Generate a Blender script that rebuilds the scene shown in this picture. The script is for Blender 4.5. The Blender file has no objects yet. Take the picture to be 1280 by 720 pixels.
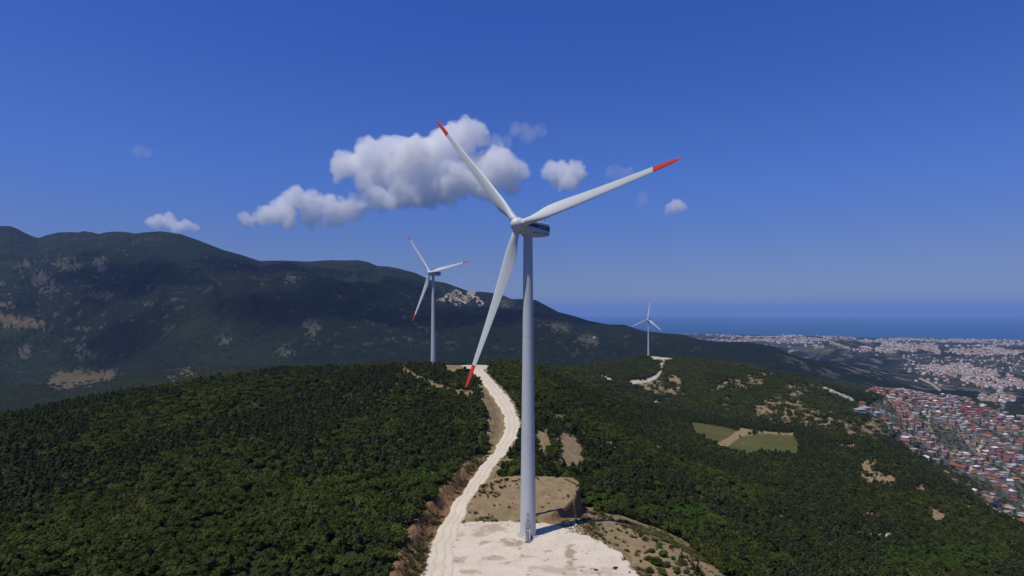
import bpy, bmesh, math, random
import numpy as np
from mathutils import Vector, Matrix
random.seed(7)
RNG = np.random.default_rng(7)
R = math.radians
SC = bpy.context.scene
COL = SC.collection

# ------------------------------------------------------------------ survey frame
# 1280x720 frame of the survey view: focal 760 px, horizon on line 391, eye 58 m above the first turbine's pad
F, XC, YH, EYE = 760.0, 640.0, 391.0, 58.0
def gz(yp, Y): return EYE + (YH - yp) / F * Y
def gx(xp, Y): return (xp - XC) / F * Y
def gy(yp, z): return (EYE - z) * F / (yp - YH)

# ------------------------------------------------------------------ numpy noise
def _hash(ix, iy, seed):
    h = (ix.astype(np.int64) * 374761393 + iy.astype(np.int64) * 668265263 + seed * 144665) & 0x7fffffff
    h = ((h ^ (h >> 13)) * 1274126177) & 0x7fffffff
    h = h ^ (h >> 16)
    return (h & 0xffff) / 65535.0
def vnoise(x, y, seed=0):
    ix = np.floor(x); iy = np.floor(y); fx = x - ix; fy = y - iy
    ix = ix.astype(np.int64); iy = iy.astype(np.int64)
    u = fx * fx * fx * (fx * (fx * 6 - 15) + 10); v = fy * fy * fy * (fy * (fy * 6 - 15) + 10)
    a = _hash(ix, iy, seed); b = _hash(ix + 1, iy, seed); c = _hash(ix, iy + 1, seed); d = _hash(ix + 1, iy + 1, seed)
    return (a * (1 - u) + b * u) * (1 - v) + (c * (1 - u) + d * u) * v - 0.5
def fbm(x, y, octs=4, seed=0, gain=.5):
    s = 0; a = 1.0
    for o in range(octs):
        s = s + a * vnoise(x * 2 ** o + 17.3 * o, y * 2 ** o - 9.1 * o, seed + o); a *= gain
    return s
def ridged(x, y, octs=4, seed=0):
    s = 0; a = 1.0
    for o in range(octs):
        s = s + a * (0.5 - 2 * np.abs(vnoise(x * 2 ** o + 7.7 * o, y * 2 ** o + 3.3 * o, seed + o))); a *= .5
    return s
def sstep(t):
    t = np.clip(t, 0, 1); return t * t * (3 - 2 * t)
def poly_sd(px, py, pts):
    """signed distance, positive inside"""
    inside = np.zeros(px.shape, bool); d2 = np.full(px.shape, 1e18)
    n = len(pts)
    for i in range(n):
        x1, y1 = pts[i]; x2, y2 = pts[(i + 1) % n]
        dx, dy = x2 - x1, y2 - y1
        t = np.clip(((px - x1) * dx + (py - y1) * dy) / (dx * dx + dy * dy + 1e-12), 0, 1)
        d2 = np.minimum(d2, (px - x1 - t * dx) ** 2 + (py - y1 - t * dy) ** 2)
        if y1 != y2:
            inside ^= ((y1 > py) != (y2 > py)) & (px < (x2 - x1) * (py - y1) / (y2 - y1) + x1)
    return np.where(inside, 1, -1) * np.sqrt(d2)
def line_near(px, py, pts):
    """distance, signed side (+ = right of travel), parameter (index + t) of the nearest spot on a polyline"""
    best = np.full(px.shape, 1e18); side = np.zeros(px.shape); par = np.zeros(px.shape)
    for i in range(len(pts) - 1):
        x1, y1 = pts[i][:2]; x2, y2 = pts[i + 1][:2]
        dx, dy = x2 - x1, y2 - y1
        t = np.clip(((px - x1) * dx + (py - y1) * dy) / (dx * dx + dy * dy), 0, 1)
        d2 = (px - x1 - t * dx) ** 2 + (py - y1 - t * dy) ** 2
        m = d2 < best
        best = np.where(m, d2, best); par = np.where(m, i + t, par)
        side = np.where(m, np.sign((px - x1) * dy - (py - y1) * dx), side)
    return np.sqrt(best), side, par

# ------------------------------------------------------------------ terrain control points (x, Y, y on the frame) or z
CP = []
def cy(*pts):
    for x, Y, y in pts: CP.append((x, Y, y))
def cz(*pts):
    for x, Y, z in pts: CP.append((x, Y, YH + (EYE - z) / Y * F))
# ridge road
ROADP = [(536, 775, 0, 9), (544, 740, 0, 8.5), (549, 712, 0, 7.6), (556, 670, 0, 5.8), (567, 648, .1, 5.0), (579, 628, .5, 4.9), (594, 607, 1.0, 4.9), (607, 587, 1.5, 5.0), (620, 572, 2.3, 5.6),
         (631, 557, 3, 6.2), (637.5, 545, 4, 6.6), (640, 532, 5, 6.6), (637, 517, 6.6, 7.0), (630, 503, 8, 8.2), (622, 492, 9.6, 8.6), (614, 482, 11, 8.4), (606, 473, 12.4, 8.6), (599, 466, 13.5, 9.5), (594, 461.5, 14.3, 13)]
ROAD = []
for x, y, z, w in ROADP:
    Y = gy(y, z); ROAD.append((gx(x, Y), Y, z, w))
for X, Y, z, w in ROAD: cz((XC + X / Y * F, Y, z))
# first hill, left of the road
cz((300, 75, -9), (500, 75, -2), (700, 75, -1), (900, 75, -12), (1200, 75, -40), (0, 75, -14), (-400, 75, -22), (1600, 75, -60))
cz((-400, 150, -24), (0, 150, -9.5), (130, 148, -7.5), (250, 145, -4.8), (350, 142, -3.2), (440, 140, -1), (490, 138, 1))
cz((-400, 260, -30), (0, 250, -10.7), (130, 240, -6), (250, 220, -2.5), (400, 210, -1), (480, 212, 0), (560, 240, 0))
cz((-400, 350, -36), (0, 340, -9), (130, 335, -3.5), (250, 330, 1), (400, 330, 2), (500, 340, 2.5), (570, 330, 4))
cy((-400, 400, 580), (-200, 410, 548), (0, 420, 522), (80, 440, 507), (160, 460, 492), (250, 480, 476), (340, 510, 466), (420, 540, 461.5), (500, 560, 456.5), (542, 520, 459), (575, 510, 461), (620, 520, 461))
cy((-400, 800, 640), (0, 620, 560), (0, 850, 585), (250, 700, 520), (250, 950, 530), (500, 800, 478), (500, 1100, 490), (0, 1350, 550), (250, 1500, 492), (500, 1700, 470), (-400, 1500, 580))
# right of the road
cz((690, 172, 0), (720, 150, 0), (780, 146, -1), (800, 163, -1.2), (850, 150, -2), (905, 141, -3), (740, 190, -3.5), (660, 215, 1.5), (700, 215, -2), (760, 205, -9), (860, 190, -16), (940, 165, -17), (1000, 180, -30),
   (720, 240, -7), (680, 260, 0), (700, 290, -1.5), (720, 300, -6), (660, 330, 4))
cz((800, 280, -20), (900, 260, -30), (1000, 230, -36), (1200, 250, -48), (1280, 260, -54), (1600, 260, -85))
cz((750, 430, -16), (850, 400, -36), (920, 420, -52), (1000, 400, -56), (1000, 520, -63), (930, 573, -62), (880, 570, -60), (980, 575, -63), (800, 560, -30), (700, 420, 1), (680, 500, 7), (700, 650, -19), (660, 600, 8))
cy((1100, 430, 622), (1100, 270, 702), (1200, 380, 652), (1280, 320, 692), (1100, 540, 580), (1050, 600, 562), (1090, 620, 554), (1140, 570, 584), (1200, 500, 614), (1280, 430, 660), (1400, 380, 720), (1600, 330, 800))
cy((700, 800, 463), (640, 760, 465), (580, 760, 466), (750, 900, 470), (760, 1250, 453), (810, 1307, 445), (860, 1320, 449), (920, 1350, 455), (1000, 1400, 472), (1060, 1380, 487), (1100, 1340, 499))
cy((860, 850, 500), (860, 1050, 474), (900, 700, 527), (1000, 680, 541), (1000, 800, 522), (1000, 950, 502), (1000, 1150, 484), (1060, 900, 524), (1080, 760, 548), (930, 1000, 487), (930, 1200, 464), (800, 1150, 460), (800, 850, 492), (780, 650, 510), (825, 1180, 462), (1095, 980, 520))
cy((600, 1300, 477), (650, 1300, 472), (760, 1700, 470), (860, 1800, 475), (1000, 1900, 500), (700, 1700, 472), (930, 2000, 478))
# the town's slope and the valley beyond
cy((1170, 720, 622), (1280, 600, 720), (1130, 800, 590), (1200, 850, 640), (1280, 850, 690), (1400, 800, 760), (1600, 800, 820))
cy((1085, 1150, 535), (1100, 1300, 530), (1100, 1500, 508), (1110, 1700, 491), (1150, 1250, 565), (1150, 1800, 500), (1180, 1250, 585), (1200, 1500, 545), (1200, 1950, 512), (1280, 1150, 645), (1280, 1300, 612), (1280, 1600, 565), (1280, 2000, 528), (1240, 1120, 622),
   (1400, 1150, 665), (1400, 1600, 580), (1400, 2000, 540), (1600, 1200, 670), (1600, 2000, 545))
cy((1200, 2600, 490), (1280, 2500, 500), (1280, 3200, 482), (1400, 3000, 485), (1600, 3000, 490), (1150, 2400, 490), (1100, 2300, 488), (1160, 3200, 470), (1200, 3800, 464), (1280, 3800, 470), (1400, 4000, 465), (1280, 5000, 449), (1180, 5000, 451),
   (1100, 4000, 463), (1100, 5000, 448), (1600, 5000, 450), (1240, 4300, 457))
cy((1040, 6500, 424.5), (1000, 6300, 427), (970, 6300, 432), (1100, 6500, 429), (1150, 6700, 433), (1040, 5200, 443), (1000, 4300, 456), (1060, 4300, 455), (1180, 7000, 435), (1040, 7800, 433), (1100, 7800, 434))
cy((930, 3600, 427.5), (880, 3800, 424.5), (960, 3500, 432), (1000, 3300, 441), (1030, 3100, 450), (1060, 2900, 461), (1085, 2600, 474), (960, 2500, 452), (1020, 2400, 468), (900, 2600, 448), (1000, 4200, 462), (930, 5000, 446), (960, 6000, 440))
# coastal plain and sea bed
for xx in (-500, -200, 100, 400, 700, 900, 1000, 1150, 1280, 1450, 1780):
    lim = 13400 if xx < 900 else (12600 if xx < 1100 else 10400)
    cz((xx, 8500, -384)) if xx > 800 else None
    cz((xx, lim - 900, -396), (xx, lim, -400.5), (xx, lim + 900, -404), (xx, 17000, -409))
# mountain: crest line, then what climbs up to it
CREST = [(-500, 6200, 285), (-200, 5800, 288), (0, 5500, 284), (22, 5400, 287), (45, 5300, 297), (70, 5250, 293), (100, 5200, 290), (140, 5200, 291), (180, 5000, 290), (210, 4900, 291), (240, 4750, 299), (260, 4700, 305),
         (280, 4600, 313), (325, 4700, 327), (360, 5200, 327), (400, 5400, 328), (440, 5400, 325.5), (470, 5400, 331), (500, 5200, 338), (519, 5100, 341), (540, 5000, 350), (557, 4900, 353), (586, 4850, 363.5), (604, 4850, 364.5),
         (625, 4800, 367.5), (640, 4750, 373), (670, 4650, 375), (698, 4400, 389), (717, 4300, 394.5), (736, 4200, 400.5), (760, 4100, 405), (780, 4050, 406), (804, 4000, 413.5), (831, 4000, 416.5), (853, 3900, 418.5)]
cy(*CREST)
for x, Y, y in CREST[::2]: cy((x, Y * 1.35, y + 22), (x, Y * 1.7, 440))
cy((0, 2000, 515), (0, 2600, 450), (0, 3100, 402), (30, 3700, 352), (0, 4500, 312), (-300, 2000, 520), (-300, 3000, 410), (-300, 4200, 330), (70, 4400, 316), (100, 2200, 487), (100, 2800, 428), (100, 3500, 362),
   (200, 2200, 472), (200, 2700, 430), (200, 3300, 380), (200, 4000, 330), (300, 2200, 465), (300, 2800, 420), (300, 3600, 365), (400, 2300, 457), (400, 2800, 420), (400, 3500, 381), (400, 4500, 345), (500, 2400, 452),
   (500, 3100, 410), (500, 4200, 358), (600, 2400, 452), (600, 2900, 422), (600, 3800, 385), (700, 2500, 456), (700, 3000, 432), (700, 3800, 404), (800, 2400, 456), (800, 3000, 434), (870, 2700, 444), (870, 3200, 431))
CP = np.array(CP)
PS, QS = 1 / 200.0, 2.0
cp, cq, cv = CP[:, 0] * PS, np.log(CP[:, 1]) * QS, CP[:, 2]
# work in ln-scaled frame so that near, steep rows do not swamp far ones
def kern(d2): return np.sqrt(d2 + 0.05 ** 2)
base_cv = YH + 58 * F / np.exp(cq / QS) * 0.9
A = kern((cp[:, None] - cp[None]) ** 2 + (cq[:, None] - cq[None]) ** 2)
wgt = np.linalg.solve(A - np.eye(len(cp)) * 0.004, cv - base_cv)

# grid: columns along bearing, rows along ln(distance)
xcols = np.concatenate([np.linspace(-520, -30, 80, endpoint=False), np.arange(-30, 1310, 1.1), np.linspace(1311, 1800, 80)])
lrows = [math.log(72.0)]
while math.exp(lrows[-1]) < 17000:
    y_ = math.exp(lrows[-1])
    lrows.append(lrows[-1] + (0.0036 if y_ < 260 else 0.0046 if y_ < 700 else 0.0062 if y_ < 6500 else 0.009))
lrows = np.array(lrows); Yr = np.exp(lrows)
NC, NR = len(xcols), len(lrows)
cgx = np.linspace(-520, 1800, 233); cgl = np.linspace(lrows[0], lrows[-1], 190)
GXc, GLc = np.meshgrid(cgx, cgl)
val = np.zeros(GXc.shape)
for i in range(GXc.shape[0]):
    d2 = (GXc[i][:, None] * PS - cp[None]) ** 2 + (GLc[i][:, None] * QS - cq[None]) ** 2
    val[i] = kern(d2) @ wgt
def lerp_grid(v, xs, ls):
    fx = np.clip((xs - cgx[0]) / (cgx[1] - cgx[0]), 0, len(cgx) - 1.001); fl = np.clip((ls - cgl[0]) / (cgl[1] - cgl[0]), 0, len(cgl) - 1.001)
    ix, il = fx.astype(int), fl.astype(int); a, b = fx - ix, fl - il
    return (v[il, ix] * (1 - a) + v[il, ix + 1] * a) * (1 - b) + (v[il + 1, ix] * (1 - a) + v[il + 1, ix + 1] * a) * b
GX, GL = np.meshgrid(xcols, lrows)
YY = np.exp(GL); XX = (GX - XC) / F * YY
yp = lerp_grid(val, GX, GL) + YH + 58 * F / YY * 0.9
ZZ = EYE + (YH - yp) / F * YY

# relief
amp = sstep((YY - 450) / 500)
far_m = sstep((YY - 2200) / 900) * (1 - sstep((GX - 930) / 120))
crest_y = np.interp(GX, [c[0] for c in CREST] + [930, 1000], [c[1] for c in CREST] + [3600, 3300])
near_crest = np.where(YY < crest_y, np.exp(-((YY - crest_y) / (0.15 * crest_y)) ** 2), 1)
ZZ += (0.7 * fbm(XX / 22, YY / 22, 3, 3) + 0.35 * fbm(XX / 6, YY / 6, 2, 5)) * (1 - sstep((YY - 900) / 900))
ZZ += amp * (1 - sstep((YY - 7000) / 1000)) * (3.5 * fbm(XX / 130, YY / 130, 4, 11) + 1.2 * ridged(XX / 60, YY / 60, 3, 13))
rel = ridged(XX / 420 + .25 * fbm(XX / 300, YY / 300, 2, 41), YY / 1100, 5, 21) * 46 + ridged(XX / 900 + .3, YY / 2600, 3, 35) * 70 + fbm(XX / 700, YY / 900, 3, 31) * 45
rel = rel + (ridged(XX / 820 + .55 * fbm(XX / 900, YY / 900, 2, 43), YY / 5200, 3, 45) * 210 + 50) * sstep((YY - 2400) / 900) * (1 - .85 * sstep((GX - 600) / 200))
ZZ += far_m * rel * (1 - 0.85 * near_crest)
hills_m = sstep((YY - 2200) / 600) * sstep((GX - 950) / 80) * (1 - sstep((YY - 7200) / 800))
SKY = [(-520, 284), (0, 282.5), (12, 282.5), (21, 285.6), (31, 291), (40, 295), (48, 297.5), (58, 294), (73, 290.5), (90, 290), (97, 290.7), (105, 288.8), (115, 290.4), (123, 292.5), (133, 290.2), (146, 289.4), (158, 290), (169, 292), (179, 290.4), (200, 289), (208, 289.8), (226, 292.6), (250, 301), (278, 312),
       (302, 318.6), (324, 326), (347, 325.6), (360, 325.8), (385, 327), (412, 325), (432, 325.5), (447, 325), (460, 327.5), (472, 332.5), (485, 333), (500, 336), (519, 341), (539, 350.5), (557, 353.5), (586, 364), (604, 364.7), (625, 367.5), (640, 374), (653, 373.5), (670, 375), (698, 390), (717, 394.7), (736, 401), (760, 405.5), (780, 406),
       (804, 413.5), (831, 416.5), (853, 418), (874, 424), (896, 428), (929, 427), (960, 432), (975, 433.5), (1000, 441), (1040, 452), (1080, 470)]
for _ in range(3):
    yy_ = YH - (ZZ - EYE) / YY * F; fm = (YY > 2300) & (YY < 7000); cur_ = np.where(fm, yy_, 1e9).min(0)
    dlt = np.interp(xcols, [p[0] for p in SKY], [p[1] for p in SKY]) - cur_
    dlt = dlt * (1 - sstep((xcols - 960) / 80)); ZZ -= (dlt[None] / F) * YY * sstep((YY - 2500) / 1100)
# small knolls one behind another give the crest its second line
ZZ += hills_m * (ridged(XX / 350, YY / 420, 4, 51) * 13 + fbm(XX / 600, YY / 600, 2, 55) * 18)
coast = np.interp(GX, [-500, 850, 1000, 1100, 1280, 1800], [14500, 13200, 12200, 11000, 9800, 9600]) * (1 + .03 * fbm(GX / 60, GX * 0, 3, 63))
zpl = np.where(YY < coast, -386 - 12.5 * (YY - 8000) / (coast - 8000), -398.5 - (YY - coast) * .01)
wpl = sstep((YY - 7700) / 500) * sstep((GX - 600) / 200)
ZZ = ZZ * (1 - wpl) + zpl * wpl

# ridge road, its cut banks, the pad and the raised earth platform
near = (YY < 620)
nx, ny = XX[near], YY[near]; nz = ZZ[near]
dist, side, par = line_near(nx, ny, ROAD)
rz = np.interp(par, range(len(ROAD)), [r[2] for r in ROAD]); rw = np.interp(par, range(len(ROAD)), [r[3] for r in ROAD])
left = side < 0
e = dist - rw / 2
edge_n = fbm(nx / 3, ny / 3, 2, 71)
bank_h = np.interp(par, [0, 1, 2, 3, 5, 7, 7.8, 8.6, 9.5, 12, 14, 15.5, 17], [2.6, 3.0, 3.3, 3.4, 3.2, 2.4, .5, .3, 3.0, 4.6, 3.6, 1.2, 0]) * left
bank_w = np.interp(par, [0, 4, 8, 9.5, 12, 16], [4.2, 4.2, 3, 6, 9, 5])
gul = 0.55 * ridged(nx / 1.6, ny / 1.6, 2, 75) * (bank_h > 1)
bk = rz + bank_h * sstep((e - 1.0 + 0.8 * edge_n) / bank_w) + gul * sstep((e - 1.2) / 1.5) * (1 - sstep((e - bank_w) / 2))
right_fall = rz - 0.10 * np.clip(e - 1.2, 0, 6)
target = np.where(left, bk, right_fall)
wr = np.where(left, 1 - sstep((e - bank_w - 1.0) / 9), 1 - sstep((e - 1.2) / 5.5)) * (par < len(ROAD) - 1.001)
nz = nz * (1 - wr) + target * wr
tpad = 1 - sstep((np.hypot(nx - gx(593, 488), (ny - 492)) - 13) / 7)
nz = nz * (1 - tpad) + 14.5 * tpad
PADP = [(505, 860), (515, 775), (531, 722), (545, 690), (560, 664), (572, 653.5), (600, 652), (640, 651), (668, 654), (684, 654.5), (699, 656), (713, 664), (740, 669), (758, 681), (772, 690), (806, 724), (880, 860)]
PAD = [(gx(x, gy(y, 0)), gy(y, 0)) for x, y in PADP]
sdp = poly_sd(nx, ny, PAD)
wp = sstep((sdp + 3.2) / 2.6)
nz = nz * (1 - wp) + 0.0 * wp
MOUND = [(-15.2, 173.5), (-7, 172.4), (0, 171.5), (6, 169.6), (11, 169.4), (15, 173.5), (18.6, 181), (21, 189), (22.3, 198), (21.5, 205), (14, 207), (2, 207.5), (-5, 206), (-10, 199), (-13.5, 188)]
sdm = poly_sd(nx, ny, MOUND) + .9 * fbm(nx / 4, ny / 4, 3, 83)
mh = .3 * fbm(nx / 1.5, ny / 3, 3, 85) + .6 + (ny - 172) / 34 * 1.9 + 1.6 * sstep((nx - 0) / 13) * (1 - sstep((ny - 185) / 20)) + 0.18 * fbm(nx / 2.5, ny / 7, 3, 81)
drop = sstep((nx - 10) / 8) * sstep((ny - 173) / 8)
wmd = sstep((sdm + .35 + .4 * edge_n) / .8)
low = nz - drop * 2.2 * sstep((9 + sdm) / 6)
low = np.where(sdm > -9, low, nz)
nz = np.where(sdm > -9, low * (1 - wmd) + np.maximum(mh, 0) * wmd, nz)
# tyre ruts on the platform
for rr in (8.5, 10.5, 14.5, 16.5):
    nz -= 0.3 * np.exp(-((np.hypot(nx - 12, ny - 205) - rr) / .35) ** 2) * (sdm > 2) * (ny < 203)
ZZ[near] = nz
# pads of the two far turbines
T2 = (gx(541.5, 520), 520.0); T3 = (gx(810.5, 1307), 1307.0)
for (tx, ty), r0, r1 in ((T2, 9, 14), (T3, 20, 30)):
    d = np.hypot(XX - tx, YY - ty)
    w = 1 - sstep((d - r0) / (r1 - r0)); j = np.unravel_index(np.argmin(d), d.shape)
    ZZ = ZZ * (1 - w) + ZZ[j] * w
    if ty < 600: T2z = ZZ[j]
    else: T3z = ZZ[j]
ZZ = np.maximum(ZZ, -410)
ypx = YH - (ZZ - EYE) / YY * F
vis = ypx <= np.minimum.accumulate(ypx, axis=0) + 1.5       # in view from the survey point
vis_soft = ypx <= np.minimum.accumulate(ypx, axis=0) + 16

def zat(X, Y):
    X = np.asarray(X, float); Y = np.asarray(Y, float)
    fr = np.interp(np.log(Y), lrows, np.arange(NR)); fc = np.interp(XC + X / Y * F, xcols, np.arange(NC))
    i = np.clip(fr.astype(int), 0, NR - 2); j = np.clip(fc.astype(int), 0, NC - 2); a = fr - i; b = fc - j
    return (ZZ[i, j] * (1 - b) + ZZ[i, j + 1] * b) * (1 - a) + (ZZ[i + 1, j] * (1 - b) + ZZ[i + 1, j + 1] * b) * a
def gat(G, X, Y):
    i = np.clip(np.round(np.interp(np.log(Y), lrows, np.arange(NR))).astype(int), 0, NR - 1)
    j = np.clip(np.round(np.interp(XC + X / Y * F, xcols, np.arange(NC))).astype(int), 0, NC - 1)
    return G[i, j]

# ------------------------------------------------------------------ what the ground is made of
M_bare = np.zeros(XX.shape, np.float32); M_brown = M_bare.copy(); M_grass = M_bare.copy(); M_town = M_bare.copy(); M_mead = M_bare.copy(); M_pale = M_bare.copy(); M_rock = M_bare.copy()
jit = fbm(XX / YY * 260, GL * 130, 3, 91)
def patch(M, pts, y0, y1, soft=1.5, jam=4.0, a=1.0, cap=None):
    xs = [p[0] for p in pts]; ys = [p[1] for p in pts]
    m = (GX > min(xs) - 12) & (GX < max(xs) + 12) & (ypx > min(ys) - 12) & (ypx < max(ys) + 12) & (YY > y0) & (YY < y1)
    sd = poly_sd(GX[m], ypx[m], pts) + jit[m] * jam
    M[m] = np.maximum(M[m], a * sstep(sd / soft + .5))
def pline(M, pts, y0, y1, w, jam=1.5, a=1.0, soft=1.2):
    xs = [p[0] for p in pts]; ys = [p[1] for p in pts]
    m = (GX > min(xs) - 12) & (GX < max(xs) + 12) & (ypx > min(ys) - 12) & (ypx < max(ys) + 12) & (YY > y0) & (YY < y1)
    d, _, _ = line_near(GX[m], ypx[m], pts)
    M[m] = np.maximum(M[m], a * sstep((w / 2 - d + jit[m] * jam) / soft + .5))
def ell(cx, cy_, rx, ry, n=12):
    return [(cx + rx * math.cos(k * 2 * math.pi / n), cy_ + ry * math.sin(k * 2 * math.pi / n)) for k in range(n)]
# banks beside the road
tmp = np.zeros(nx.shape, np.float32)
bm_ = ((par < 7.8) & left & (e > -.5) & (e < bank_w + 1.5 + 2 * edge_n)).astype(np.float32)
M_brown[near] = bm_
M_bare[near] = ((par >= 9) & (par < 15) & left & (e > -.5) & (e < bank_w + 1 + 3 * edge_n)).astype(np.float32)
M_bare[near] = np.maximum(M_bare[near], ((e < 1.2 + 2 * edge_n) & (par < len(ROAD) - 1.01)).astype(np.float32))
M_bare[near] = np.maximum(M_bare[near], ((e < 4) & ~left & (par < 8) & (par > 3)).astype(np.float32) * .9)
M_bare[near] = np.maximum(M_bare[near], (sdp > -1.5 + edge_n * 2).astype(np.float32))
M_bare[near] = np.maximum(M_bare[near], (sdm > -1.2 + edge_n).astype(np.float32))
M_brown[near] = np.maximum(M_brown[near], ((sdm > -2.4) & (sdm < .45) & (nx > 9)).astype(np.float32) * .8)  # painted brown to deepen the shade on the platform's right wall
patch(M_bare, [(712, 645), (728, 612), (742, 640), (795, 644), (812, 652), (842, 668), (880, 694), (925, 735), (800, 740), (765, 700), (735, 672), (705, 662)], 130, 205, 1.5, 6)
patch(M_bare, [(690, 548), (704, 540), (718, 547), (728, 562), (732, 580), (716, 588), (702, 590), (697, 572), (699, 556)], 180, 700, 1.5, 6)
patch(M_bare, [(668, 540), (684, 537), (690, 558), (684, 572), (670, 574)], 180, 700, 1.5, 4)
patch(M_bare, [(686, 524), (700, 517), (712, 522), (698, 528)], 250, 700, 1.5, 4, .7)
pline(M_bare, [(498, 455), (507, 463), (520, 471), (540, 480), (562, 487), (590, 493)], 250, 620, 6, 4, .85)
patch(M_bare, [(545, 452), (570, 448), (600, 454), (618, 461), (610, 466), (560, 466)], 380, 640, 2, 4, .9)
patch(M_grass, [(560, 520), (590, 495), (598, 540), (600, 560), (575, 560)], 180, 420, 6, 8, .8)
patch(M_grass, [(500, 600), (535, 585), (545, 592), (520, 625), (505, 640)], 150, 330, 6, 8, .8)
patch(M_grass, ell(455, 610, 45, 25), 150, 330, 20, 20, .45)
patch(M_grass, [(735, 622), (790, 627), (800, 640), (745, 640)], 150, 260, 3, 6, .9)
patch(M_grass, [(815, 672), (850, 680), (870, 715), (812, 722)], 120, 200, 3, 8, .7)
patch(M_grass, ell(860, 650, 35, 22), 170, 330, 8, 12, .5)
patch(M_grass, ell(1180, 700, 90, 22), 200, 400, 12, 16, .5)
# meadows and their track
patch(M_mead, [(862, 528), (885, 530), (912, 536), (926, 540), (905, 555), (888, 553), (868, 542)], 430, 760, 1.0, 2)
patch(M_mead, [(902, 560), (928, 545), (960, 541), (992, 543), (1000, 556), (994, 570), (962, 567), (930, 566)], 430, 760, 1.0, 2)
patch(M_bare, [(893, 556), (912, 546), (926, 535), (940, 536), (944, 543), (925, 546), (906, 561)], 430, 760, 1.0, 2)
pline(M_bare, [(935, 540), (965, 541), (992, 543)], 430, 760, 3, 2)
# the third turbine's hilltop
patch(M_pale, [(813, 443.6), (846, 443), (848, 447), (832, 449.5), (812, 449)], 1000, 1380, .8, 1)
pline(M_pale, [(829, 448), (826, 456), (824, 465), (819, 472), (808, 476), (786, 478)], 700, 1400, 4.6, 1.2)
patch(M_bare, [(830, 466), (849, 470), (853, 497), (836, 495)], 560, 1300, 1.5, 5)
patch(M_bare, [(796, 477), (826, 477), (834, 494), (808, 490)], 560, 1300, 1.5, 8, .85)
patch(M_pale, [(820, 497), (826, 503), (823, 509), (816, 503)], 500, 1300, 1, 2)
patch(M_pale, [(744, 467), (758, 470), (768, 475), (750, 473)], 500, 1400, 1, 1.5)
pline(M_bare, [(890, 484), (910, 478), (935, 473), (960, 466)], 600, 1500, 5, 8)
for q in (ell(980, 503, 24, 10), ell(1003, 521, 42, 10), ell(985, 494, 12, 7), ell(1044, 531, 32, 9), ell(1072, 539, 34, 8), ell(1087, 530, 18, 9), ell(955, 512, 12, 9), ell(925, 480, 26, 5), ell(1000, 486, 22, 3), ell(760, 498, 9, 3), ell(905, 505, 8, 3)): patch(M_bare, q, 560, 1500, 2.5, 24)
pline(M_pale, [(1030, 485), (1045, 490), (1066, 499)], 700, 1500, 2.6, 2)
for q in (ell(1084, 584, 12, 8), ell(1098, 599, 22, 8), ell(1172, 648, 13, 11), ell(1166, 640, 8, 6), ell(1207, 636, 10, 5), ell(1092, 644, 14, 5), ell(1106, 652, 8, 3), ell(1060, 558, 12, 4), ell(1150, 612, 9, 4), ell(820, 560, 8, 3), ell(1150, 710, 12, 3), ell(765, 552, 10, 3), ell(960, 655, 10, 3)): patch(M_bare, q, 250, 800, 2, 15)
pline(M_pale, [(992, 657), (1030, 662), (1075, 668), (1140, 670)], 220, 560, 3.0, 5)
# town ground
patch(M_town, [(1083, 505), (1105, 484), (1130, 482), (1185, 492), (1225, 512), (1290, 526), (1800, 545), (1800, 700), (1330, 690), (1275, 655), (1240, 634), (1200, 600), (1150, 572), (1088, 545), (1076, 530)], 950, 2400, 8, 24, .85)
pline(M_pale, [(1228, 552), (1222, 562), (1226, 574), (1220, 582), (1206, 590)], 950, 2300, 5, 1.5)
for st_ in ([(1100, 512), (1130, 524), (1170, 530), (1215, 545), (1262, 566), (1300, 590)], [(1120, 500), (1150, 512), (1200, 520), (1260, 536), (1310, 545)], [(1110, 535), (1150, 548), (1190, 566), (1230, 592), (1270, 622)], [(1165, 500), (1160, 530), (1172, 556), (1200, 585)], [(1235, 530), (1228, 552), (1250, 580), (1282, 604)]): pline(M_pale, st_, 950, 2300, 1.7, 1.0, .8)
pline(M_pale, [(1108, 488), (1112, 496), (1108, 503)], 950, 2300, 6, 2)
pline(M_pale, [(1230, 628), (1250, 642), (1275, 652)], 950, 2300, 3, 2)
pline(M_pale, [(1150, 473), (1165, 480), (1175, 488)], 2300, 5000, 2, 1)
tow = sstep((fbm(XX / 500, YY / 600, 4, 101) - .02) * 9)
Mx = sstep((GX - 1090) / 60) * sstep((YY - 2500) / 300) * (1 - sstep((YY - 5200) / 300))
M_town = np.maximum(M_town, Mx * tow * .35)
for q in (ell(1195, 463, 45, 9), ell(1260, 480, 40, 8), ell(1245, 500, 26, 8), ell(1090, 438, 28, 4), ell(1140, 434, 26, 5)): patch(M_town, q, 2400, 9000, 5, 16, .45)
patch(M_mead, [(1000, 433), (1030, 432), (1044, 437), (1036, 443), (1008, 441)], 4200, 7000, 3, 5, .8)
pline(M_pale, [(985, 440), (1010, 434), (1030, 433)], 4200, 7000, 2, 3, .7)
pline(M_pale, [(1038, 427), (1050, 432), (1062, 436)], 4200, 7000, 3, 3, .6)
plain = sstep((YY - 7300) / 400) * (ZZ < -360)
M_town = np.maximum(M_town, plain * (0.25 + .45 * sstep(fbm(XX / 700, YY / 500, 4, 111) * 4 + .5)))
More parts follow.
